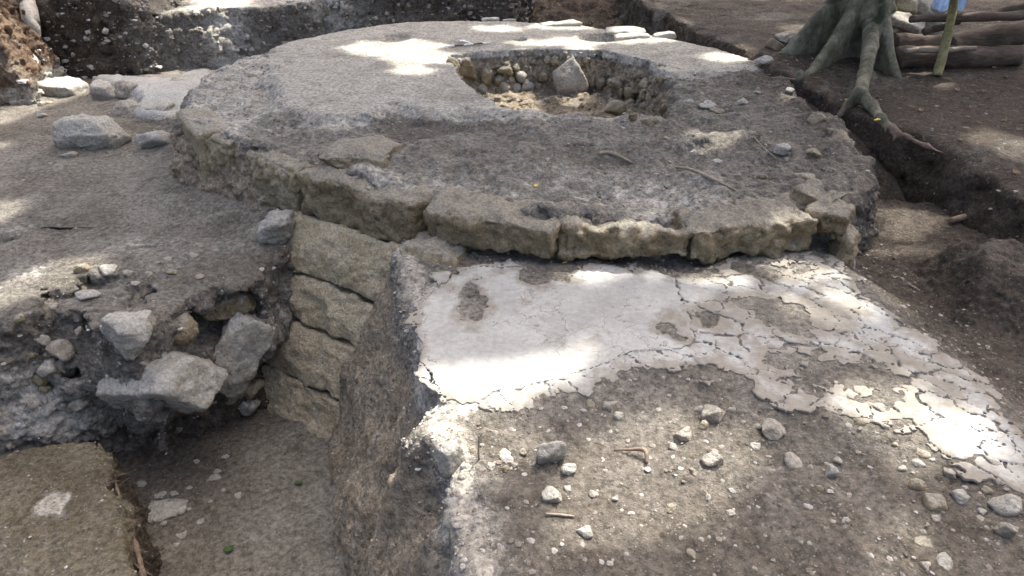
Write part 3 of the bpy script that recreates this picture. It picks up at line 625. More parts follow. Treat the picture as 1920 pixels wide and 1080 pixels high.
# ------------------------------------------------------------------ loose and half buried stones
LS = top_left
big = [
 (175, 250, LS, 132, 92, M_PALE, 'largest pale boulder standing alone on the left terrace'),
 (296, 262, LS, 76, 38, M_PALE, 'low white stone between the largest boulder and the platform wall'),
 (245, 124, LS, 88, 46, M_PALE, 'long pale boulder lying below the rear section, left of the sunlit one'),
 (325, 116, LS, 60, 46, M_CREAM, 'sunlit blocky boulder at the foot of the rear section'),
 (120, 167, LS, 76, 34, M_PALE, 'sunlit flat slab at the foot of the reddish soil pillar'),
 (197, 174, LS, 56, 46, M_PALE, 'pale stone next to the brown jagged clod'),
 (238, 209, LS, 52, 36, M_CREAM, 'rounded tan stone just behind the largest boulder'),
 (292, 206, LS, 62, 26, M_PALE, 'thin flat slab lying on the pale bedrock behind the largest boulder'),
 (160, 128, LS, 62, 30, M_CREAM, 'tan stone half buried below the dark rear section'),
 (24, 180, LS, 52, 46, M_PALE, 'pale angular stone at the left edge under the soil pillar'),
 (436, 70, LS, 44, 30, M_PALE, 'rounded pale stone at the far left rim of the platform'),
 (420, 86, LS, 28, 22, M_PALE, 'small rounded stone left of the platform rim, below a bigger one'),
 (497, 66, LS, 34, 34, M_PALE, 'upright pale stone touching the far left rim'),
 (232, 636, -.83, 112, 92, M_PALE, 'pale pointed rock jutting from the lip of the left terrace'),
 (306, 724, -1.32, 236, 128, M_PALE, 'biggest pale boulder sticking out of the left section'),
 (444, 668, -1.22, 92, 160, M_PALE, 'tilted white slab with dark spots leaning by the platform wall'),
 (292, 668, -1.0, 44, 36, M_PALE, 'small grey stone hanging above the biggest section boulder'),
 (335, 622, -.92, 70, 52, M_STONED, 'dark rough stone in the hollow under the terrace lip'),
 (425, 568, -.80, 96, 44, M_STONED, 'dark flat stone held in the roof of the hollow'),
 (1338, 776, top_ground, 46, 46, M_CREAM, 'round tan stone with small stones pressed around it'),
 (1450, 806, top_ground, 52, 36, M_CREAM, 'angular pale stone right of the round tan stone'),
 (1034, 852, top_ground, 54, 78, M_PALE, 'long pale stone standing in the soil near the sunlit edge'),
 (1067, 879, top_ground, 30, 24, M_PALE, 'small pale stone at the foot of the long one'),
 (1035, 928, top_ground, 40, 26, M_PALE, 'grey triangular flake lying on the front terrace'),
 (1097, 998, top_ground, 32, 22, M_PALE, 'pale stone lying alone near the bottom of the front terrace'),
 (1335, 861, top_ground, 42, 30, M_CREAM, 'sunlit stone on the bright soil below the round tan stone'),
 (1280, 816, top_ground, 34, 26, M_CREAM, 'sunlit stone left of and below the round tan stone'),
 (1559, 886, top_ground, 26, 36, M_PALE, 'small upright stone in the middle of the dark front soil'),
 (1883, 949, top_ground, 52, 46, M_PALE, 'white rounded stone near the right edge of the picture'),
 (1885, 992, top_ground, 40, 44, M_CREAM, 'tan stone just below the white rounded one'),
 (1752, 944, top_ground, 40, 24, M_STONE, 'flat grey stone left of the white rounded stone'),
 (1802, 932, top_ground, 32, 28, M_PALE, 'lumpy pale stone just left of the white rounded one'),
 (1258, 952, top_ground, 26, 13, M_STONED, 'small dark stone on the sunlit edge of the front soil'),
 (846, 860, top_ground, 56, 66, M_PALE, 'pale lump of old plaster on the edge of the cut'),
 (680, 286, top_platform, 140, 34, M_STONED, 'flat two-piece slab lying on the front of the platform'),
 (1216, 229, top_platform, 32, 20, M_STONED, 'brown angular stone on the front rim of the pit'),
 (1186, 222, top_platform, 16, 22, M_STONED, 'small dark upright stone on the front rim of the pit'),
 (1466, 280, top_platform, 34, 22, M_PALE, 'pale angular stone on the right slope of the platform'),
 (1390, 192, top_platform, 30, 18, M_PALE, 'pale stone right of the pit on the platform'),
 (1330, 200, top_platform, 40, 20, M_PALE, 'low grey stone cluster just right of the pit'),
 (1530, 225, top_platform, 34, 30, M_STONED, 'dark upright clod on the right edge of the platform'),
 (1522, 290, top_platform, 34, 26, M_STONED, 'dark stone near the right edge of the platform top'),
 (1432, 112, top_bank, 36, 16, M_PALE, 'white stone at the tip of the left buttress root'),
 (1582, 497, -.42, 34, 46, M_PALE, 'white knobbly stone at the right foot of the platform'),
 (522, 430, -.5, 84, 66, M_PALE, 'crumbly white lump stuck below the top course of the wall'),
]
for i, (px, py, t, w, h, mt, lab) in enumerate(big):
    slab = 'slab' in lab or 'flat' in lab
    tilt = (-.15, .55) if 'tilted' in lab else (0, 0)
    rock(px, py, t, w, h, 'boulder' if w > 80 else 'stone', mt, lab, deep=.6 if 'tilted' in lab else .85, sink=(.42 if 'two-piece' in lab else .32) if not isinstance(t, float) else .5, tilt=tilt, seed=900+i*3+(431 if 'biggest' in lab else 77 if 'pointed' in lab else 0), sub=5 if w > 90 else 4, box=.85 if slab else 0, facets=9 if 'biggest' in lab or 'pointed' in lab else 13, rough=.26 if 'crumbly' in lab else .10 if ('crumbly' in lab or 'knobbly' in lab or 'lump' in lab) else .085, cat='boulder' if w > 80 else 'stone', face=(.10 if 'biggest' in lab else .22 if 'pointed' in lab else .14 if 'tilted' in lab else .08) if isinstance(t, float) and px < 500 else None)
rs_ = random.Random(8)
for k in range(64):          # rubble bedded in the face of the left section
    px, py = rs_.uniform(-10, 500), rs_.uniform(612, 815); w = rs_.choice((14, 18, 22, 28, 38))*rs_.uniform(.8, 1.3)
    x, y, z = hit(px, py, base_left, top_left, -.45, -1.85)
    if z < -1.68 or z > -.72: continue
    q_ = pxm(x, y, z); o = link('bedded_stone', rock_mesh('bedded_stone', (w*q_, w*q_, w*q_*rs_.uniform(.6, .95)), 2000+k, 3, 9, .13), (M_PALE, M_STONE, M_CREAM, M_PALE)[k % 4], left_o)
    o.location = (x, y+w*q_*rs_.uniform(-.05, .2), z); o.rotation_euler = (rs_.uniform(-.4, .4), rs_.uniform(-.5, .5), rs_.uniform(0, 6))
rock(238, 172, LS, 40, 44, 'soil_clod', M_CREAM, 'jagged brown clod standing on the pale bedrock', rough=.16, cat='clod')
SMALL = [('pebble-sized stone lying on the dark front soil', 'small stones on the front soil', top_ground, [(1310, 768, 22, 18), (1371, 770, 18, 22), (1318, 800, 18, 24), (1415, 838, 20, 16), (1487, 866, 40, 28), (1730, 850, 28, 16), (1722, 869, 24, 16), (1780, 887, 24, 22), (1722, 910, 30, 26), (1690, 880, 16, 16), (1570, 864, 18, 13), (1538, 916, 16, 14), (1840, 960, 18, 13), (1755, 972, 16, 12), (1850, 920, 18, 16), (1503, 1019, 12, 10), (1370, 963, 18, 12), (1296, 1040, 22, 16), (1770, 1053, 34, 16), (1735, 1060, 22, 18), (1730, 1018, 30, 14), (1515, 948, 20, 10), (965, 873, 16, 20), (946, 880, 16, 20), (950, 856, 36, 14), (920, 874, 18, 12), (886, 842, 16, 12), (872, 874, 18, 14), (866, 892, 18, 16), (980, 848, 18, 16), (1064, 916, 18, 12), (1113, 926, 18, 14), (889, 956, 9, 10), (1153, 935, 14, 13), (1143, 760, 30, 24), (1105, 758, 20, 20), (1160, 780, 20, 16), (1262, 838, 20, 14), (1300, 885, 20, 16), (1420, 800, 16, 12), (1650, 765, 26, 14), (1612, 790, 24, 14), (1590, 800, 16, 12), (1660, 800, 16, 14), (1680, 835, 14, 12), (1862, 865, 26, 14), (1876, 905, 18, 14)]),
 ('small stone lying on the grey trodden left terrace', 'small stones on the left terrace', LS, [(80, 218, 18, 12), (78, 196, 16, 16), (92, 193, 16, 10), (72, 212, 14, 10), (130, 292, 30, 16), (155, 505, 24, 26), (205, 506, 32, 14), (315, 488, 18, 12), (295, 494, 12, 10), (362, 478, 18, 12), (240, 512, 18, 12), (375, 520, 18, 12), (252, 532, 18, 12), (100, 575, 18, 12), (36, 597, 18, 14), (166, 554, 44, 18), (278, 515, 16, 14), (322, 510, 20, 14)]),
 ('small stone lying on the rough right half of the platform', 'small stones on the platform', top_platform, [(1315, 178, 16, 12), (1292, 192, 22, 10), (1345, 208, 30, 14), (1420, 175, 14, 10), (1345, 305, 22, 14), (1440, 272, 14, 12), (1410, 250, 20, 10), (1300, 285, 16, 9), (1356, 328, 10, 10), (1250, 260, 14, 8), (1500, 310, 24, 16), (1475, 300, 18, 12), (1510, 330, 36, 16), (692, 353, 9, 9), (1430, 330, 18, 12), (1390, 385, 30, 20), (1310, 382, 24, 18), (1250, 350, 12, 9), (968, 258, 12, 12), (1480, 170, 16, 12), (1555, 245, 14, 10), (1320, 262, 18, 9)])]
LM = [(175, 250, 'the largest pale boulder'), (1338, 776, 'the round tan stone'), (1034, 852, 'the long pale stone'), (1097, 998, 'the lone pale stone at the bottom'), (1559, 886, 'the small upright stone'), (1883, 949, 'the white rounded stone'), (1752, 944, 'the flat grey stone'),
      (225, 468, 'the sunlit spot on the terrace'), (40, 180, 'the reddish soil pillar'), (232, 640, 'the pale pointed rock'), (1250, 180, 'the right end of the pit'), (680, 284, 'the two-piece slab'), (1466, 280, 'the pale angular platform stone'), (1335, 335, 'the long pale root'), (1700, 740, 'the cracked plaster'), (960, 205, 'the left end of the pit'), (430, 530, 'the hollow under the terrace lip'), (311, 955, 'the large lime fragment')]
ORD = ['', 'second ', 'third ', 'fourth ', 'fifth ', 'sixth ', 'seventh ', 'eighth ', 'ninth ', 'tenth ']
def tell_apart(L, noun):
    rec = []
    for k, (px, py, w, h) in enumerate(L):
        d, l = min(((px-a)**2+(2*(py-b_))**2, (a, b_, n_)) for a, b_, n_ in LM)
        dx, dy = px-l[0], 2*(py-l[1]); rec.append((k, d, ('right of' if dx > 0 else 'left of') if abs(dx) > abs(dy) else ('in front of' if dy > 0 else 'behind'), l[2]))
    out = {}
    for key in {(r[2], r[3]) for r in rec}:
        for q_, r in enumerate(sorted((r for r in rec if (r[2], r[3]) == key), key=lambda r: r[1])): out[r[0]] = f'{noun(r[0])} {key[0]} {key[1]}, {ORD[q_]}nearest to it'
    return out
for lab, grp, t, L in SMALL:
    mats = [(M_PALE, 'pale'), (M_CREAM, 'tan'), (M_STONE, 'grey-brown')] if t is not top_platform else [(M_STONE, 'grey-brown'), (M_PALE, 'pale'), (M_STONED, 'brown')]
    labs = tell_apart(L, lambda k: f'small {mats[k % 3][1]} stone')
    for k, (px, py, w, h) in enumerate(L): rock(px, py, t, w, h, 'small_stone', mats[k % 3][0], labs[k], grp, sub=3, sink=.45, facets=9, rough=.12, deep=1., turn=random.uniform(0, 6))
# flat lime fragments on the trench floor
FR = [(311, 955, 76, 40), (240, 930, 20, 12), (300, 929, 22, 14), (328, 925, 16, 12), (266, 907, 18, 20), (402, 896, 24, 12), (409, 883, 16, 12), (423, 857, 16, 10), (355, 914, 12, 9), (376, 978, 14, 16), (307, 981, 12, 12), (257, 978, 12, 12), (447, 928, 18, 9), (330, 1022, 14, 14), (368, 866, 12, 14), (354, 955, 10, 12), (418, 918, 10, 9), (395, 940, 9, 14), (340, 1003, 20, 6), (500, 920, 9, 8)]
flabs = tell_apart(FR, lambda k: 'little white lime fragment')
for k, (px, py, w, h) in enumerate(FR):
    rock(px, py, top_floor, w, h*.35, 'lime_fragment', M_PALE, 'large flat white lime fragment on the trench floor' if k == 0 else flabs[k], None if k == 0 else 'lime fragments on the trench floor', sub=4, deep=.85 if k else .75, sink=.3, facets=7, rough=.2, cat='fragment')

# ------------------------------------------------------------------ gravel and crumbs of earth (nobody could count them)
def gravel(name, src, mask, count, smin_, smax_, lo, hi, seed, label):
    r = np.random.default_rng(seed); V, n = coords(src), normals(src); ok = np.where(mask(V, n))[0]
    if len(ok) == 0: return
    k = r.choice(ok, count); D, q = ICO[1]; s = smin_*(smax_/smin_)**(r.random(count)**2.6)
    J = r.uniform(.65, 1.25, (count, len(D), 1)); sc = s[:, None, None]*np.stack([r.uniform(.7, 1.3, count), r.uniform(.7, 1.3, count), r.uniform(.4, .85, count)], -1)[:, None, :]
    a = r.uniform(0, 6.28, count); ca, sa = np.cos(a)[:, None], np.sin(a)[:, None]
    L = D[None]*J*sc*.5; L = np.stack([L[..., 0]*ca-L[..., 1]*sa, L[..., 0]*sa+L[..., 1]*ca, L[..., 2]], -1)
    Pp = V[k]+r.normal(0, .006, (count, 3))*np.array([1, 1, 0])-n[k]*(s*.06)[:, None]
    vv = (L+Pp[:, None]).reshape(-1, 3); qq = (q[None]+(np.arange(count)*len(D))[:, None, None]).reshape(-1, 3)
    me = mesh_np(name, vv, qq, False); attr(me, 'tone', np.repeat(np.clip(r.uniform(lo, hi, count), 0, 1), len(D)))
    link(name, me, M_PEB, kind='stuff', label=label, cat='gravel')
up = lambda V, n: n[:, 2] > .6
gravel('terrace_gravel', terr_me, lambda V, n: up(V, n) & (sdpoly(PLREG, V[:, 0], V[:, 1]) > .0) & (V[:, 0] < 2.6), 9000, .004, .032, .0, .6, 1, 'fine gravel and crumbs on the soil of the front terrace')
gravel('rubble_edge', terr_me, lambda V, n: (V[:, 2] > -.55) & (np.abs(sdpoly(TERR, V[:, 0], V[:, 1])) < .12) & (V[:, 0] < .4), 1000, .006, .036, .15, .7, 2, 'crumbled lime rubble along the cut edge of the terrace')
gravel('section_rubble', left_me, lambda V, n: (n[:, 2] < .75) & (V[:, 2] > -1.7), 1100, .008, .05, .3, .9, 3, 'small rubble in the face of the left section')
gravel('left_grit', left_me, lambda V, n: up(V, n), 2500, .004, .022, .05, .7, 4, 'grit on the front of the left terrace')
gravel('far_grit', flat_me, lambda V, n: (V[:, 0] < -1.6) | (V[:, 1] > 10.2), 4500, .006, .035, .0, .7, 5, 'grit on the trodden left terrace')
gravel('platform_grit', plat_me, lambda V, n: up(V, n) & (sdpoly(PLAST, V[:, 0], V[:, 1]) > -.05), 7500, .005, .036, .0, .6, 6, 'grit and crumbs on the bare part of the platform')
gravel('pit_rubble', plat_me, lambda V, n: (n[:, 2] < .6) & (sdpoly(PIT, V[:, 0], V[:, 1]) < .1), 1500, .012, .06, .05, .6, 7, 'small rubble in the sides of the pit')
gravel('bank_grit', bank_me, lambda V, n: (V[:, 1] < 9.5), 3200, .006, .04, .0, .6, 8, 'leaf crumbs and grit on the dark bank')
gravel('back_rubble', back_me, lambda V, n: (n[:, 2] < .8), 5000, .015, .11, .05, .85, 9, 'rubble in the rear section')
gravel('pillar_rubble', pil_me, lambda V, n: (V[:, 2] < -.15), 700, .02, .12, .3, .95, 10, 'rubble at the base of the soil pillar')
gravel('block_grit', blk_me, lambda V, n: up(V, n), 2600, .004, .02, .05, .8, 11, 'grit on the foreground soil block')
gravel('floor_grit', floor_me, lambda V, n: (V[:, 0] > -2.6), 2500, .004, .018, .1, .8, 12, 'grit on the trench floor')

# ------------------------------------------------------------------ sticks, roots, leaves
def tube(name, pts, radii, mat, parent=None, seg=9, bump=.0, seed=0, **kw):
    P = [Vector(p) for p in pts]; dense, rad = [], []
    for i in range(len(P)-1):
        p0, p1, p2, p3 = P[max(i-1, 0)], P[i], P[i+1], P[min(i+2, len(P)-1)]
        for s in range(6):
            t = s/6; dense.append(.5*((2*p1)+(p2-p0)*t+(2*p0-5*p1+4*p2-p3)*t*t+(3*p1-p0-3*p2+p3)*t**3)); rad.append(radii[i]+(radii[i+1]-radii[i])*t)
    dense.append(P[-1]); rad.append(radii[-1]); rows = []
    up_ = Vector((0, 0, 1))
    for i, c in enumerate(dense):
        t = (dense[min(i+1, len(dense)-1)]-dense[max(i-1, 0)]).normalized(); a = t.cross(up_ if abs(t.z) < .9 else Vector((1, 0, 0))).normalized(); bb = t.cross(a)
        rows.append([c+(a*math.cos(6.2832*k/seg)+bb*math.sin(6.2832*k/seg))*rad[i] for k in range(seg)])
    V = np.array(rows, f4).reshape(-1, 3); n = len(rows)
    if bump:
        cen = np.repeat(np.array(dense, f4), seg, 0); V = cen+(V-cen)*(1+bump*fbm(V, 9, 3, seed)[:, None])
    Q = np.array([[i*seg+k, i*seg+(k+1) % seg, (i+1)*seg+(k+1) % seg, (i+1)*seg+k] for i in range(n-1) for k in range(seg)], np.int32)
    c0, c1 = len(V), len(V)+1; V = np.concatenate([V, [dense[0], dense[-1]]])
    caps = [[c0, (k+1) % seg, k, k] for k in range(seg)]+[[c1, (n-1)*seg+k, (n-1)*seg+(k+1) % seg, (n-1)*seg+(k+1) % seg] for k in range(seg)]
    me = bpy.data.meshes.new(name); me.from_pydata(V.tolist(), [], Q.tolist()+[c[:3] for c in caps]); me.polygons.foreach_set('use_smooth', np.ones(len(me.polygons), bool)); me.update()
    return link(name, me, mat, parent, **kw)
def ground_path(top, lift, *pp): return [(*on(a, b_, top)[:2], on(a, b_, top)[2]+l) for (a, b_), l in zip(pp, lift if isinstance(lift, (list, tuple)) else [lift]*len(pp))]
tube('twig', ground_path(top_ground, .008, (1023, 966), (1050, 968), (1076, 971)), [.004, .005, .004], M_STICK, label='straight dry twig on the grey front soil', cat='twig')
tube('root_stub', ground_path(top_ground, [.004, .02, .035, .01], (1152, 845), (1180, 850), (1208, 857), (1212, 872)), [.003, .006, .010, .007], M_ROOT, label='curled dark root stub at the sunlit patch', cat='root')
tube('dry_stalk', [(*on(898, 862, top_ground)[:2], on(898, 862, top_ground)[2]), (*on(898, 862, top_ground)[:2], on(898, 862, top_ground)[2]+.06), (on(898, 862, top_ground)[0]+.004, on(898, 862, top_ground)[1], on(898, 862, top_ground)[2]+.13)], [.004, .004, .003], M_STICK, label='thin dry stalk standing upright near the cut edge', cat='stalk')
tube('stick', ground_path(top_platform, .02, (1122, 288), (1145, 296), (1185, 310)), [.010, .016, .007], M_STICK, label='short pale stick on the platform in front of the pit', cat='stick', bump=.2)
tube('root', ground_path(top_platform, [.0, .02, .02, .01], (1250, 308), (1290, 325), (1335, 340), (1378, 362)), [.004, .012, .011, .004], M_STICK, label='long pale root crossing the front of the platform', cat='root', bump=.25)
tube('wood_piece', ground_path(top_ground, .03, (1780, 421), (1805, 414), (1831, 406)), [.022, .026, .02], M_ROOT, label='reddish piece of wood at the foot of the dark bank', cat='wood')
tube('hair_root', ground_path(top_platform, .012, (1412, 258), (1430, 280), (1458, 293)), [.005, .006, .004], M_STICK, label='thin curved rootlet on the right slope of the platform', cat='root')
tube('rootlet', ground_path(top_ground, .012, (1700, 535), (1712, 541), (1724, 548)), [.006, .008, .005], M_STICK, label='short pale rootlet on the corridor floor', cat='root')
tube('pit_twig', [(*at(1046, 180, -.40), -.36), (*at(1050, 192, -.44), -.40), (*at(1052, 203, -.45), -.44)], [.004, .004, .003], M_STICK, label='thin twig stuck in the floor of the pit', cat='twig')
r3 = random.Random(3)
edge_root = bpy.data.objects.new('cut_root', None); COL.objects.link(edge_root); edge_root['label'] = 'frayed reddish root along the edge of the foreground soil block'; edge_root['category'] = 'root'
pp = [(178, 832), (196, 858), (206, 890), (216, 925), (228, 962), (244, 1010), (256, 1050), (266, 1095)]
tube('main_root', [(*at(a+6, b_, -1.34), -1.34) for a, b_ in pp], [.006, .009, .008, .007, .008, .011, .014, .014], M_ROOT, edge_root, bump=.6)
for k in range(60):
    a, b_ = pp[r3.randrange(7)]; a += r3.uniform(-4, 16); b_ += r3.uniform(0, 34); z = -1.28-r3.random()*.14; p0 = Vector((*at(a, b_, z), z)); d = Vector((r3.uniform(-.2, 1), r3.uniform(-.8, .5), r3.uniform(-.4, .6)))*.05
    tube('rootlet', [p0, p0+d*.6+Vector((0, 0, .008)), p0+d*1.5], [.0024, .002, .0012], M_ROOT, edge_root, seg=5)
for k in range(40):        # rootlets hanging in the left section
    px, py = r3.choice([(r3.uniform(330, 480), r3.uniform(570, 620)), (r3.uniform(0, 60), r3.uniform(640, 720))]); z = -.78-(py-570)*.003; x, y = at(px, py, z); y += .06; d = r3.uniform(.05, .14)
    tube('hanging_rootlet', [(x, y, z), (x+r3.uniform(-.03, .03), y-.02, z-d*.6), (x+r3.uniform(-.05, .05), y-.01, z-d)], [.002, .0016, .001], M_ROOT, left_o, seg=4)

def leaf(px, py, top, size, mat, label, turn=0., curl=.25, lift=.012, group=None):
    x, y, z = on(px, py, top); n = 8; V = []; F = []
    for i in range(n+1):
        t = i/n; w = .36*math.sin(math.pi*min(1, t*.96+.02))**.8*(1-.3*t); zc = curl*size*(t-.5)**2*2
        for s in (-1, -.5, 0, .5, 1): V.append(((t-.5)*size, s*w*size, zc+abs(s)*w*size*curl*1.2))
    for i in range(n):
        for k in range(4): F.append((i*5+k, i*5+k+1, i*5+k+6, i*5+k+5))
    m_ = len(V); V += [(a, b_, c-.0012) for a, b_, c in V]; F += [tuple(m_+q for q in f_[::-1]) for f_ in F]
    me = bpy.data.meshes.new('leaf'); me.from_pydata(V, [], F); me.update()
    o = link('fallen_leaf', me, mat, label=label, cat='leaf', group=group); o.location = (x, y, z+lift); o.rotation_euler = (r3.uniform(-.3, .3), r3.uniform(-.3, .3), turn); return o
leaf(561, 909, top_floor, .065, M_GLEAF, 'green leaf on the trench floor near the wall foot', -.2)
leaf(430, 1033, top_floor, .062, M_GLEAF, 'green leaf near the bottom of the trench floor', .6, .5)
leaf(1060, 496, top_ground, .04, M_YLEAF, 'small yellow leaf at the foot of the platform wall', .5)
leaf(1005, 356, top_platform, .04, M_YLEAF, 'small yellow leaf on the front of the platform', .9)
LM = [(1610, 150, 'the buttressed trunk'), (1757, 142, 'the leaning post'), (1645, 225, 'the forked root'), (1885, 285, 'the big sunlit spot on the bank'), (1740, 176, 'the small sunlit spot on the bank'), (1480, 120, 'the tip of the left buttress'), (1820, 220, 'the bare dark middle of the bank')]
ORD += ['eleventh ', 'twelfth ', 'thirteenth ', 'fourteenth ', 'fifteenth ', 'sixteenth ']
LV = []
for k in range(75):
    px, py = r3.uniform(1440, 1915), r3.uniform(110, 330); x, y, _ = on(px, py, top_bank)
    if sdpoly(BANK, np.array([x], f4), np.array([y], f4))[0] < -.08: LV.append((px, py, 1, 1))
dl = tell_apart(LV, lambda k: 'dry leaf')
for k, (px, py, _, _) in enumerate(LV): leaf(px, py, top_bank, r3.uniform(.03, .065), M_DLEAF, dl[k], r3.uniform(0, 6), .35, .008, 'dry leaves on the bank')

# ------------------------------------------------------------------ scale bar and north arrow on the platform floor
def slab(name, x0, x1, y0, y1, z0, z1, mat, parent):
    bm = bmesh.new(); bmesh.ops.create_cube(bm, size=1); me = bpy.data.meshes.new(name)
    for v in bm.verts: v.co = Vector(((x0+x1)/2+v.co.x*(x1-x0), (y0+y1)/2+v.co.y*(y1-y0), (z0+z1)/2+v.co.z*(z1-z0)))
    bmesh.ops.bevel(bm, geom=bm.edges[:], offset=.0015, segments=1, affect='EDGES'); bm.to_mesh(me); bm.free(); return link(name, me, mat, parent)
A, B = Vector(on(834, 90, top_platform)), Vector(on(922, 83, top_platform)); L = (B-A).length
sb = bpy.data.objects.new('scale_bar', None); COL.objects.link(sb); sb.location = (A.x, A.y, max(A.z, B.z)+.012); sb.rotation_euler = (0, 0, math.atan2(B.y-A.y, B.x-A.x))
sb['label'] = 'black and white scale bar lying behind the pit'; sb['category'] = 'scale bar'
for i in range(5): slab('bar_segment', L*i/5, L*(i+1)/5-.0005, -.016, .016, 0, .012, M_WHITE if i % 2 == 0 else M_BLACK, sb)
na = bpy.data.objects.new('north_arrow', None); COL.objects.link(na); C_ = Vector(on(873, 81, top_platform)); na.location = (C_.x, C_.y, C_.z+.015); na.rotation_euler = (0, 0, 2.25)
na['label'] = 'small white north arrow beside the scale bar'; na['category'] = 'arrow'
slab('arrow_shaft', -.10, .05, -.014, .014, 0, .008, M_WHITE, na)
me = bpy.data.meshes.new('arrow_head'); me.from_pydata([(.05, -.04, 0), (.13, 0, 0), (.05, .04, 0), (.05, -.04, .008), (.13, 0, .008), (.05, .04, .008)], [], [(2, 1, 0), (3, 4, 5), (0, 1, 4, 3), (1, 2, 5, 4), (2, 0, 3, 5)]); link('arrow_head', me, M_WHITE, na)

# ------------------------------------------------------------------ the buttressed tree
TX, TY = at(1612, 60, .25); TB = np.array([TX, TY])
tree = bpy.data.objects.new('buttressed_tree', None); COL.objects.link(tree); tree['label'] = 'tree with mossy grey-green trunk and spreading buttress roots beside the platform'; tree['category'] = 'tree'
def capsule(p, a, b_, ra, rb):
    a, b_ = np.array(a, f4), np.array(b_, f4); ab = b_-a; t = np.clip(((p-a)@ab)/(ab@ab), 0, 1); return np.linalg.norm(p-a-t[..., None]*ab, axis=-1)-(ra+(rb-ra)*t)
def pt(px, py, z): return (*at(px, py, z), z)
FINS = [([(0, 1.15), (1442, 112, .02)], .045), ([(0, .95), (1560, 70, .42), (1500, 142, -.02)], .05), ([(0, 1.1), (1712, 182, -.14)], .05)]
def pts_(px, py, r):
    x, y, z = hit(px, py, base_bank, top_bank, .35, -.48); return (x, y, z+r*.6)
def tree_sdf(X, Y, Z):
    p = np.stack(np.broadcast_arrays(X[..., None], Y[..., None], Z), -1).astype(f4)
    t = np.array([TX, TY]); r = np.hypot(p[..., 0]-TX, p[..., 1]-TY)
    d = (r-(.235-.03*np.clip(p[..., 2], 0, 2)))
    def fin(tip, ztop, th, concave, d):
        tx, ty, tz = tip; v = np.array([tx-TX, ty-TY]); Lf = np.hypot(*v); v = v/Lf
        s = (p[..., 0]-TX)*v[0]+(p[..., 1]-TY)*v[1]; q = np.abs(-(p[..., 0]-TX)*v[1]+(p[..., 1]-TY)*v[0])
        u = np.clip(s/Lf, 0, 1); zt = tz+(ztop-tz)*(1-u)**concave
        w = th*(1.25-.55*u)
        e = smax(smax(q-w, (p[..., 2]-zt)*.72, .05), np.maximum(s-Lf, -s-.1), .04); return smin(d, e, .10)
    d = fin(pt(1441, 114, .0), 1.3, .055, 1.25, d)
    d = fin(pt(1498, 148, -.05), .95, .06, 1.5, d)
    d = fin(pt(1714, 184, -.14), 1.25, .05, 1.7, d)
    d = fin((TX+.25, TY+.9, .0), 1.2, .06, 1.5, d)
    d = fin((TX+.95, TY+.55, .0), 1.2, .06, 1.6, d)
    def ease(ch):
        q = [np.array(c_[0]) for c_ in ch]; return [(tuple(q[i] if i in (0, len(q)-1) else (q[i-1]+2*q[i]+q[i+1])/4), ch[i][1]) for i in range(len(q))]
    for chain in map(ease, ([(pt(1640, -70, .85), .13), (pt(1640, 20, .48), .11), (pt(1630, 95, .2), .07), (pt(1622, 150, .04), .06), (pt(1612, 178, -.0), .06)],
                  [(pt(1612, 178, .0), .06), (pts_(1592, 198, .04), .04), (pts_(1573, 220, .03), .03)],
                  [(pt(1612, 178, .0), .06), (pts_(1638, 205, .05), .046), (pts_(1650, 228, .04), .038), (pts_(1664, 252, .03), .030), (pts_(1686, 280, .03), .024), (pts_(1707, 302, .02), .016)],
                  [(pts_(1648, 225, .04), .03), (pts_(1672, 248, .03), .026), (pts_(1698, 262, .03), .023), (pts_(1730, 275, .02), .019), (pts_(1798, 300, .01), .009)],
                  [(pt(1500, 140, .0), .05), (pt(1496, 148, -.04), .032), (pt(1490, 156, -.08), .02)],
                  [(pt(1436, 118, 0), .03), (pt(1465, 127, -.02), .035), (pt(1492, 135, -.03), .03)],
                  [(pt(1632, 140, -.02), .05), (pt(1648, 165, -.1), .03), (pt(1658, 178, -.15), .018)])):
        for (a, ra), (b_, rb) in zip(chain, chain[1:]): d = smin(d, capsule(p, a, b_, ra, rb), .045)
    return d
V, Q = solve(((TX-1.45, TX+1.5), (TY-2.75, TY+1.1), (-.55, 1.5)), .022, tree_sdf, lambda p: fbm(p*np.array([1, 1, .3], f4), 4, 3, 171)*.016*sstep(-.05, .3, p[:, 2])+fbm(p, 14, 2, 172)*.004, .2)
me = mesh_np('trunk_base', V, Q); V, n = coords(me), normals(me)
zz = V[:, 2]; me.materials.append(M_BARK); me.materials.append(M_ROOT)
pz = np.empty(len(me.polygons)*3, f4); me.polygons.foreach_get('center', pz); pz = pz.reshape(-1, 3)
me.polygons.foreach_set('material_index', (pz[:, 2]+.06*N(pz, 6, 3) < -.12).astype(np.int32)); link('buttress_roots', me, None, tree)
LIMB = []
tube('trunk', [(TX, TY, 1.3), (TX+.05, TY, 2.6), (TX-.05, TY+.1, 4.2), (TX+.1, TY+.4, 7.0), (TX+.4, TY+1.2, 10.2)], [.215, .19, .17, .14, .07], M_BARK, tree, 18, .05)
for k in range(9):
    a = k*2.4; z0 = 6.6+.35*k; L = 3.6-.15*k
    tube('limb', [(TX, TY+.2, z0), (TX+math.cos(a)*L*.4, TY+.2+math.sin(a)*L*.4, z0+.8), (TX+math.cos(a)*L, TY+.2+math.sin(a)*L, z0+1.3)], [.07, .05, .02], M_BARK, tree, 7)
tube('surface_root', ground_path(top_platform, [.01, .015, .0], (1412, 136), (1450, 142), (1492, 149)), [.006, .010, .012], M_ROOT, tree, 7)
leaf(1642, 238, top_bank, .085, M_YLEAF, 'large yellow leaf caught on the forked root', 1.0, .4, .05); leaf(1587, 189, top_bank, .05, M_YLEAF, 'small yellow leaf under the forked root of the tree', .2)
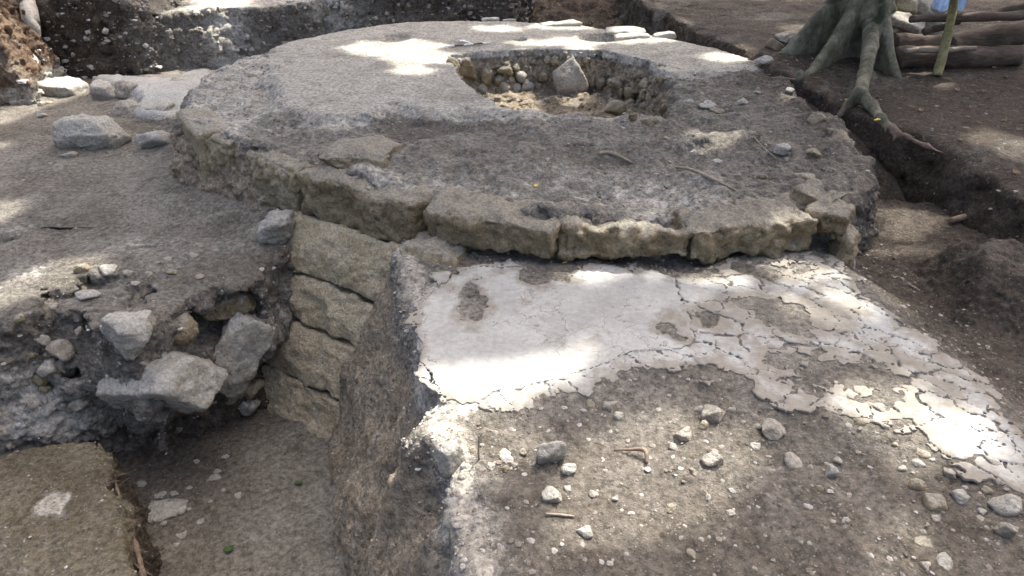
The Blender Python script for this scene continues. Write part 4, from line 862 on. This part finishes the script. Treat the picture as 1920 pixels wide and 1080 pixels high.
tube('pale_root', [pt(58, 130, -.35), pt(62, 80, -.1), pt(55, 30, .2), pt(45, -40, .5), pt(40, -120, 1.0)], [.10, .085, .10, .11, .12], simple('pale_bark', (.3, .28, .24), (.5, .47, .42), 9, .8, .5), seg=14, bump=.15, label='pale trunk running down behind the reddish soil pillar', cat='trunk')

# ------------------------------------------------------------------ log revetment, piled stones, post with blue sheet
def log(name, a, b_, ra, rb, mat, lab, sag=.0):
    A, B = Vector(a), Vector(b_); pts = [A.lerp(B, t)+Vector((0, 0, sag*math.sin(6*t)))+Vector((0, .03*math.sin(9*t), 0)) for t in (0, .2, .4, .6, .8, 1)]
    tube(name, pts, [ra+(rb-ra)*t for t in (0, .2, .4, .6, .8, 1)], mat, None, 14, .16, 5, label=lab, cat='log')
log('log', pt(1680, 110, .10), pt(1912, 104, .12), .115, .105, M_LOG, 'thick bottom log of the low barrier behind the tree', .01)
log('log', pt(1672, 80, .22), pt(1800, 84, .20), .10, .09, M_LOG, 'thick brown log lying on the bottom log, left of the post')
log('log', pt(1772, 86, .20), pt(1990, 48, .36), .12, .12, M_LOG, 'dark heavy log rising to the right behind the post')
log('branch', pt(1698, 96, .20), pt(1832, 91, .23), .026, .02, M_STICK, 'thin pale branch laid between the logs')
log('branch', pt(1708, 36, .5), pt(1990, 26, .55), .035, .05, M_LOG, 'long grey branch resting on top of the logs')
log('branch', pt(1855, 30, .52), pt(1990, -8, .7), .04, .045, M_LOG, 'slanting dark branch at the upper right corner')
log('branch', pt(1735, 60, .38), pt(1800, 40, .46), .035, .03, M_LOG, 'short bent branch in front of the piled stones')
post = tube('post', [pt(1757, 142, .0), pt(1768, 100, .2), pt(1779, 55, .42), pt(1787, 10, .64), pt(1793, -40, .9)], [.048, .042, .04, .038, .035], M_POST, None, 10, .15, 2, label='yellowish lichened post leaning before the log barrier', cat='post')
SX, SY = at(1786, 8, .62)
bs = bpy.data.meshes.new('blue_sheet'); VV = []; n_ = 14
for i in range(n_+1):
    for k in range(n_+1):
        u, w = i/n_-.5, k/n_; VV.append((u*.30*(1.5 if w > .4 else .95)*(1+.1*math.sin(9*w)), .02*math.sin(7*u+4*w)+.03*u*u+.012*math.sin(21*u), w*.45-.02*abs(u)+.02*math.sin(8*u)))
FF = [(i*(n_+1)+k, (i+1)*(n_+1)+k, (i+1)*(n_+1)+k+1, i*(n_+1)+k+1) for i in range(n_) for k in range(n_)]; m_ = len(VV)
bs.from_pydata(VV+[(a, b_+.002, c) for a, b_, c in VV], [], FF+[tuple(m_+q for q in f_[::-1]) for f_ in FF])
o = link('blue_sheet', bs, M_BLUE, label='pale blue plastic sheet hanging on the leaning post', cat='sheet'); o.location = (SX, SY+.06, .57)
for i, (px, py, z, w, h, lab) in enumerate([(1695, 45, .25, 76, 46, 'big tan boulder in the middle of the stone pile behind the tree'), (1725, 12, .42, 62, 34, 'pale boulder on top of the stone pile'), (1690, 12, .42, 70, 34, 'dark boulder at the back of the stone pile next to the trunk'), (1745, 40, .28, 44, 34, 'grey boulder at the right end of the stone pile'), (1742, 55, .2, 40, 30, 'small boulder low in the stone pile above the logs'), (1722, 30, .3, 40, 26, 'small tan stone wedged in the stone pile'), (1665, 58, .2, 44, 30, 'stone at the left foot of the pile touching the trunk'), (1755, 15, .42, 34, 30, 'pale stone beside the blue sheet')]):
    rock(px, py, z, w, h, 'piled_boulder', M_CREAM if i % 3 != 2 else M_STONE, lab, sub=4, sink=.3, seed=1500+i, cat='boulder')
rock(1452, 85, top_bank, 34, 28, 'stone', M_STONED, 'brown angular stone between the cut bank and the left buttress'); rock(1480, 70, top_bank, 50, 20, 'stone', M_CREAM, 'low tan stone on the bank left of the trunk', rough=.1)

# ------------------------------------------------------------------ tree crowns overhead; their gaps let the sun through
PATCH = [(872, 742, 110, 85, -.36), (890, 830, 70, 40, -.36), (940, 690, 110, 26, -.36), (900, 800, 95, 45, -.36), (1030, 790, 60, 30, -.36), (1235, 842, 105, 52, -.4), (1170, 885, 75, 34, -.4), (1300, 818, 75, 36, -.4), (1030, 705, 70, 16, -.36), (1120, 655, 60, 10, -.36),
 (1680, 940, 40, 22, -.42), (1695, 1000, 48, 48, -.42), (1750, 790, 55, 16, -.4), (1660, 748, 45, 12, -.4), (1495, 548, 85, 22, -.36), (1440, 492, 50, 12, -.34), (1525, 515, 40, 12, -.36), (1315, 525, 55, 9, -.34), (1590, 585, 50, 10, -.38), (1100, 505, 40, 6, -.34), (1180, 498, 40, 6, -.34),
 (700, 98, 95, 13, 0), (905, 61, 45, 6, 0), (1040, 54, 65, 7, 0), (1130, 82, 130, 8, 0), (995, 88, 70, 6, 0), (770, 120, 90, 10, 0), (975, 198, 55, 14, -.44), (970, 180, 30, 14, -.4), (650, 42, 60, 4, 0), (760, 40, 70, 3, 0), (1200, 60, 70, 6, .05), (1345, 118, 45, 8, 0), (730, 145, 40, 6, 0), (1070, 118, 22, 14, -.1),
 (30, 370, 85, 22, -.62), (225, 468, 55, 22, -.62), (110, 510, 60, 16, -.62), (30, 325, 40, 12, -.62), (110, 160, 45, 14, -.55), (325, 104, 26, 12, -.4), (30, 20, 30, 14, .4), (300, 6, 110, 8, .13), (390, 45, 50, 18, -.1), (60, 150, 20, 40, -.3), (25, 170, 30, 24, -.5), (30, 265, 40, 10, -.62),
 (1885, 285, 58, 24, -.15), (1742, 176, 26, 8, -.1), (1497, 190, 28, 10, -.05), (1560, 240, 34, 10, -.1), (1505, 210, 24, 7, -.05), (1600, 295, 24, 12, -.1), (1715, 390, 42, 13, -.5), (1690, 425, 40, 9, -.5), (1650, 545, 60, 12, -.5), (1380, 8, 40, 4, .12), (1480, 10, 30, 4, .12), (1480, 68, 24, 8, .1), (1322, 2, 34, 4, .12), (1648, 60, 12, 40, .3), (1400, 285, 36, 8, -.05), (1310, 290, 40, 8, -.05)]
PW = []
for cx, cy, rx, ry, z in PATCH:
    X0, Y0 = at(cx, cy, z); PW.append((X0, Y0, abs(at(cx+rx, cy, z)[0]-X0), abs(at(cx, cy-ry, z)[1]-at(cx, cy+ry, z)[1])/2, z))
rc = np.random.default_rng(21); NL = 92000
lx, ly, lz = rc.uniform(-7.6, 8.2, NL), rc.uniform(.6, 14, NL), rc.uniform(9.2, 11.0, NL)           # where each leaf's shadow falls, and its height
ox, oy = SUN[0]/SUN[2], SUN[1]/SUN[2]
keep = np.ones(NL, bool)
for X0, Y0, a, b_, z in PW:
    mg = .20 if z == -.4 else .06 if Y0 < 3 else .12
    gx, gy = lx+(z+.3)*-ox, ly+(z+.3)*-oy                     # shadow point moved from height -0.3 to the height of that patch
    e = np.sqrt(((gx-X0)/(a+mg))**2+((gy-Y0)/(b_+mg))**2); keep &= ~(e < 1.0+rc.normal(0, .10, NL))
lx, ly, lz = lx[keep], ly[keep], lz[keep]; n = len(lx)
C3 = np.stack([lx+(lz+.3)*ox, ly+(lz+.3)*oy, lz], -1)
a = rc.uniform(0, 6.28, n); tl = rc.normal(0, .45, (n, 2)); s = rc.uniform(.08, .15, n)
ux = np.stack([np.cos(a), np.sin(a), tl[:, 0]], -1); uy = np.stack([-np.sin(a)*.62, np.cos(a)*.62, tl[:, 1]], -1)
quad = np.stack([C3-ux*s[:, None], C3+uy*s[:, None], C3+ux*s[:, None], C3-uy*s[:, None]], 1)
part = np.where(C3[:, 0] < 1.2, 0, np.where(C3[:, 1] < 9.5, 1, 2))
def crown(sel, parent): link('crown', mesh_np('crown', quad[sel].reshape(-1, 3), np.arange(sel.sum()*4).reshape(-1, 4), False), M_CANOPY, parent)
crown(part == 2, tree)
for k, (x, y, lab) in enumerate([(-8.8, 8.0, 'leafy tree standing left of the excavation, outside the picture'), (9.2, 3.2, 'leafy tree standing right of the excavation, outside the picture')]):
    t = bpy.data.objects.new('shade_tree', None); COL.objects.link(t); t['label'] = lab; t['category'] = 'tree'
    tube('trunk', [(x, y, 0), (x+.1, y, 2.5), (x*.9, y+.6, 6), (x*.6, y+1.5, 10)], [.26, .2, .16, .08], M_BARK, t, 14, .05); crown(part == k, t)
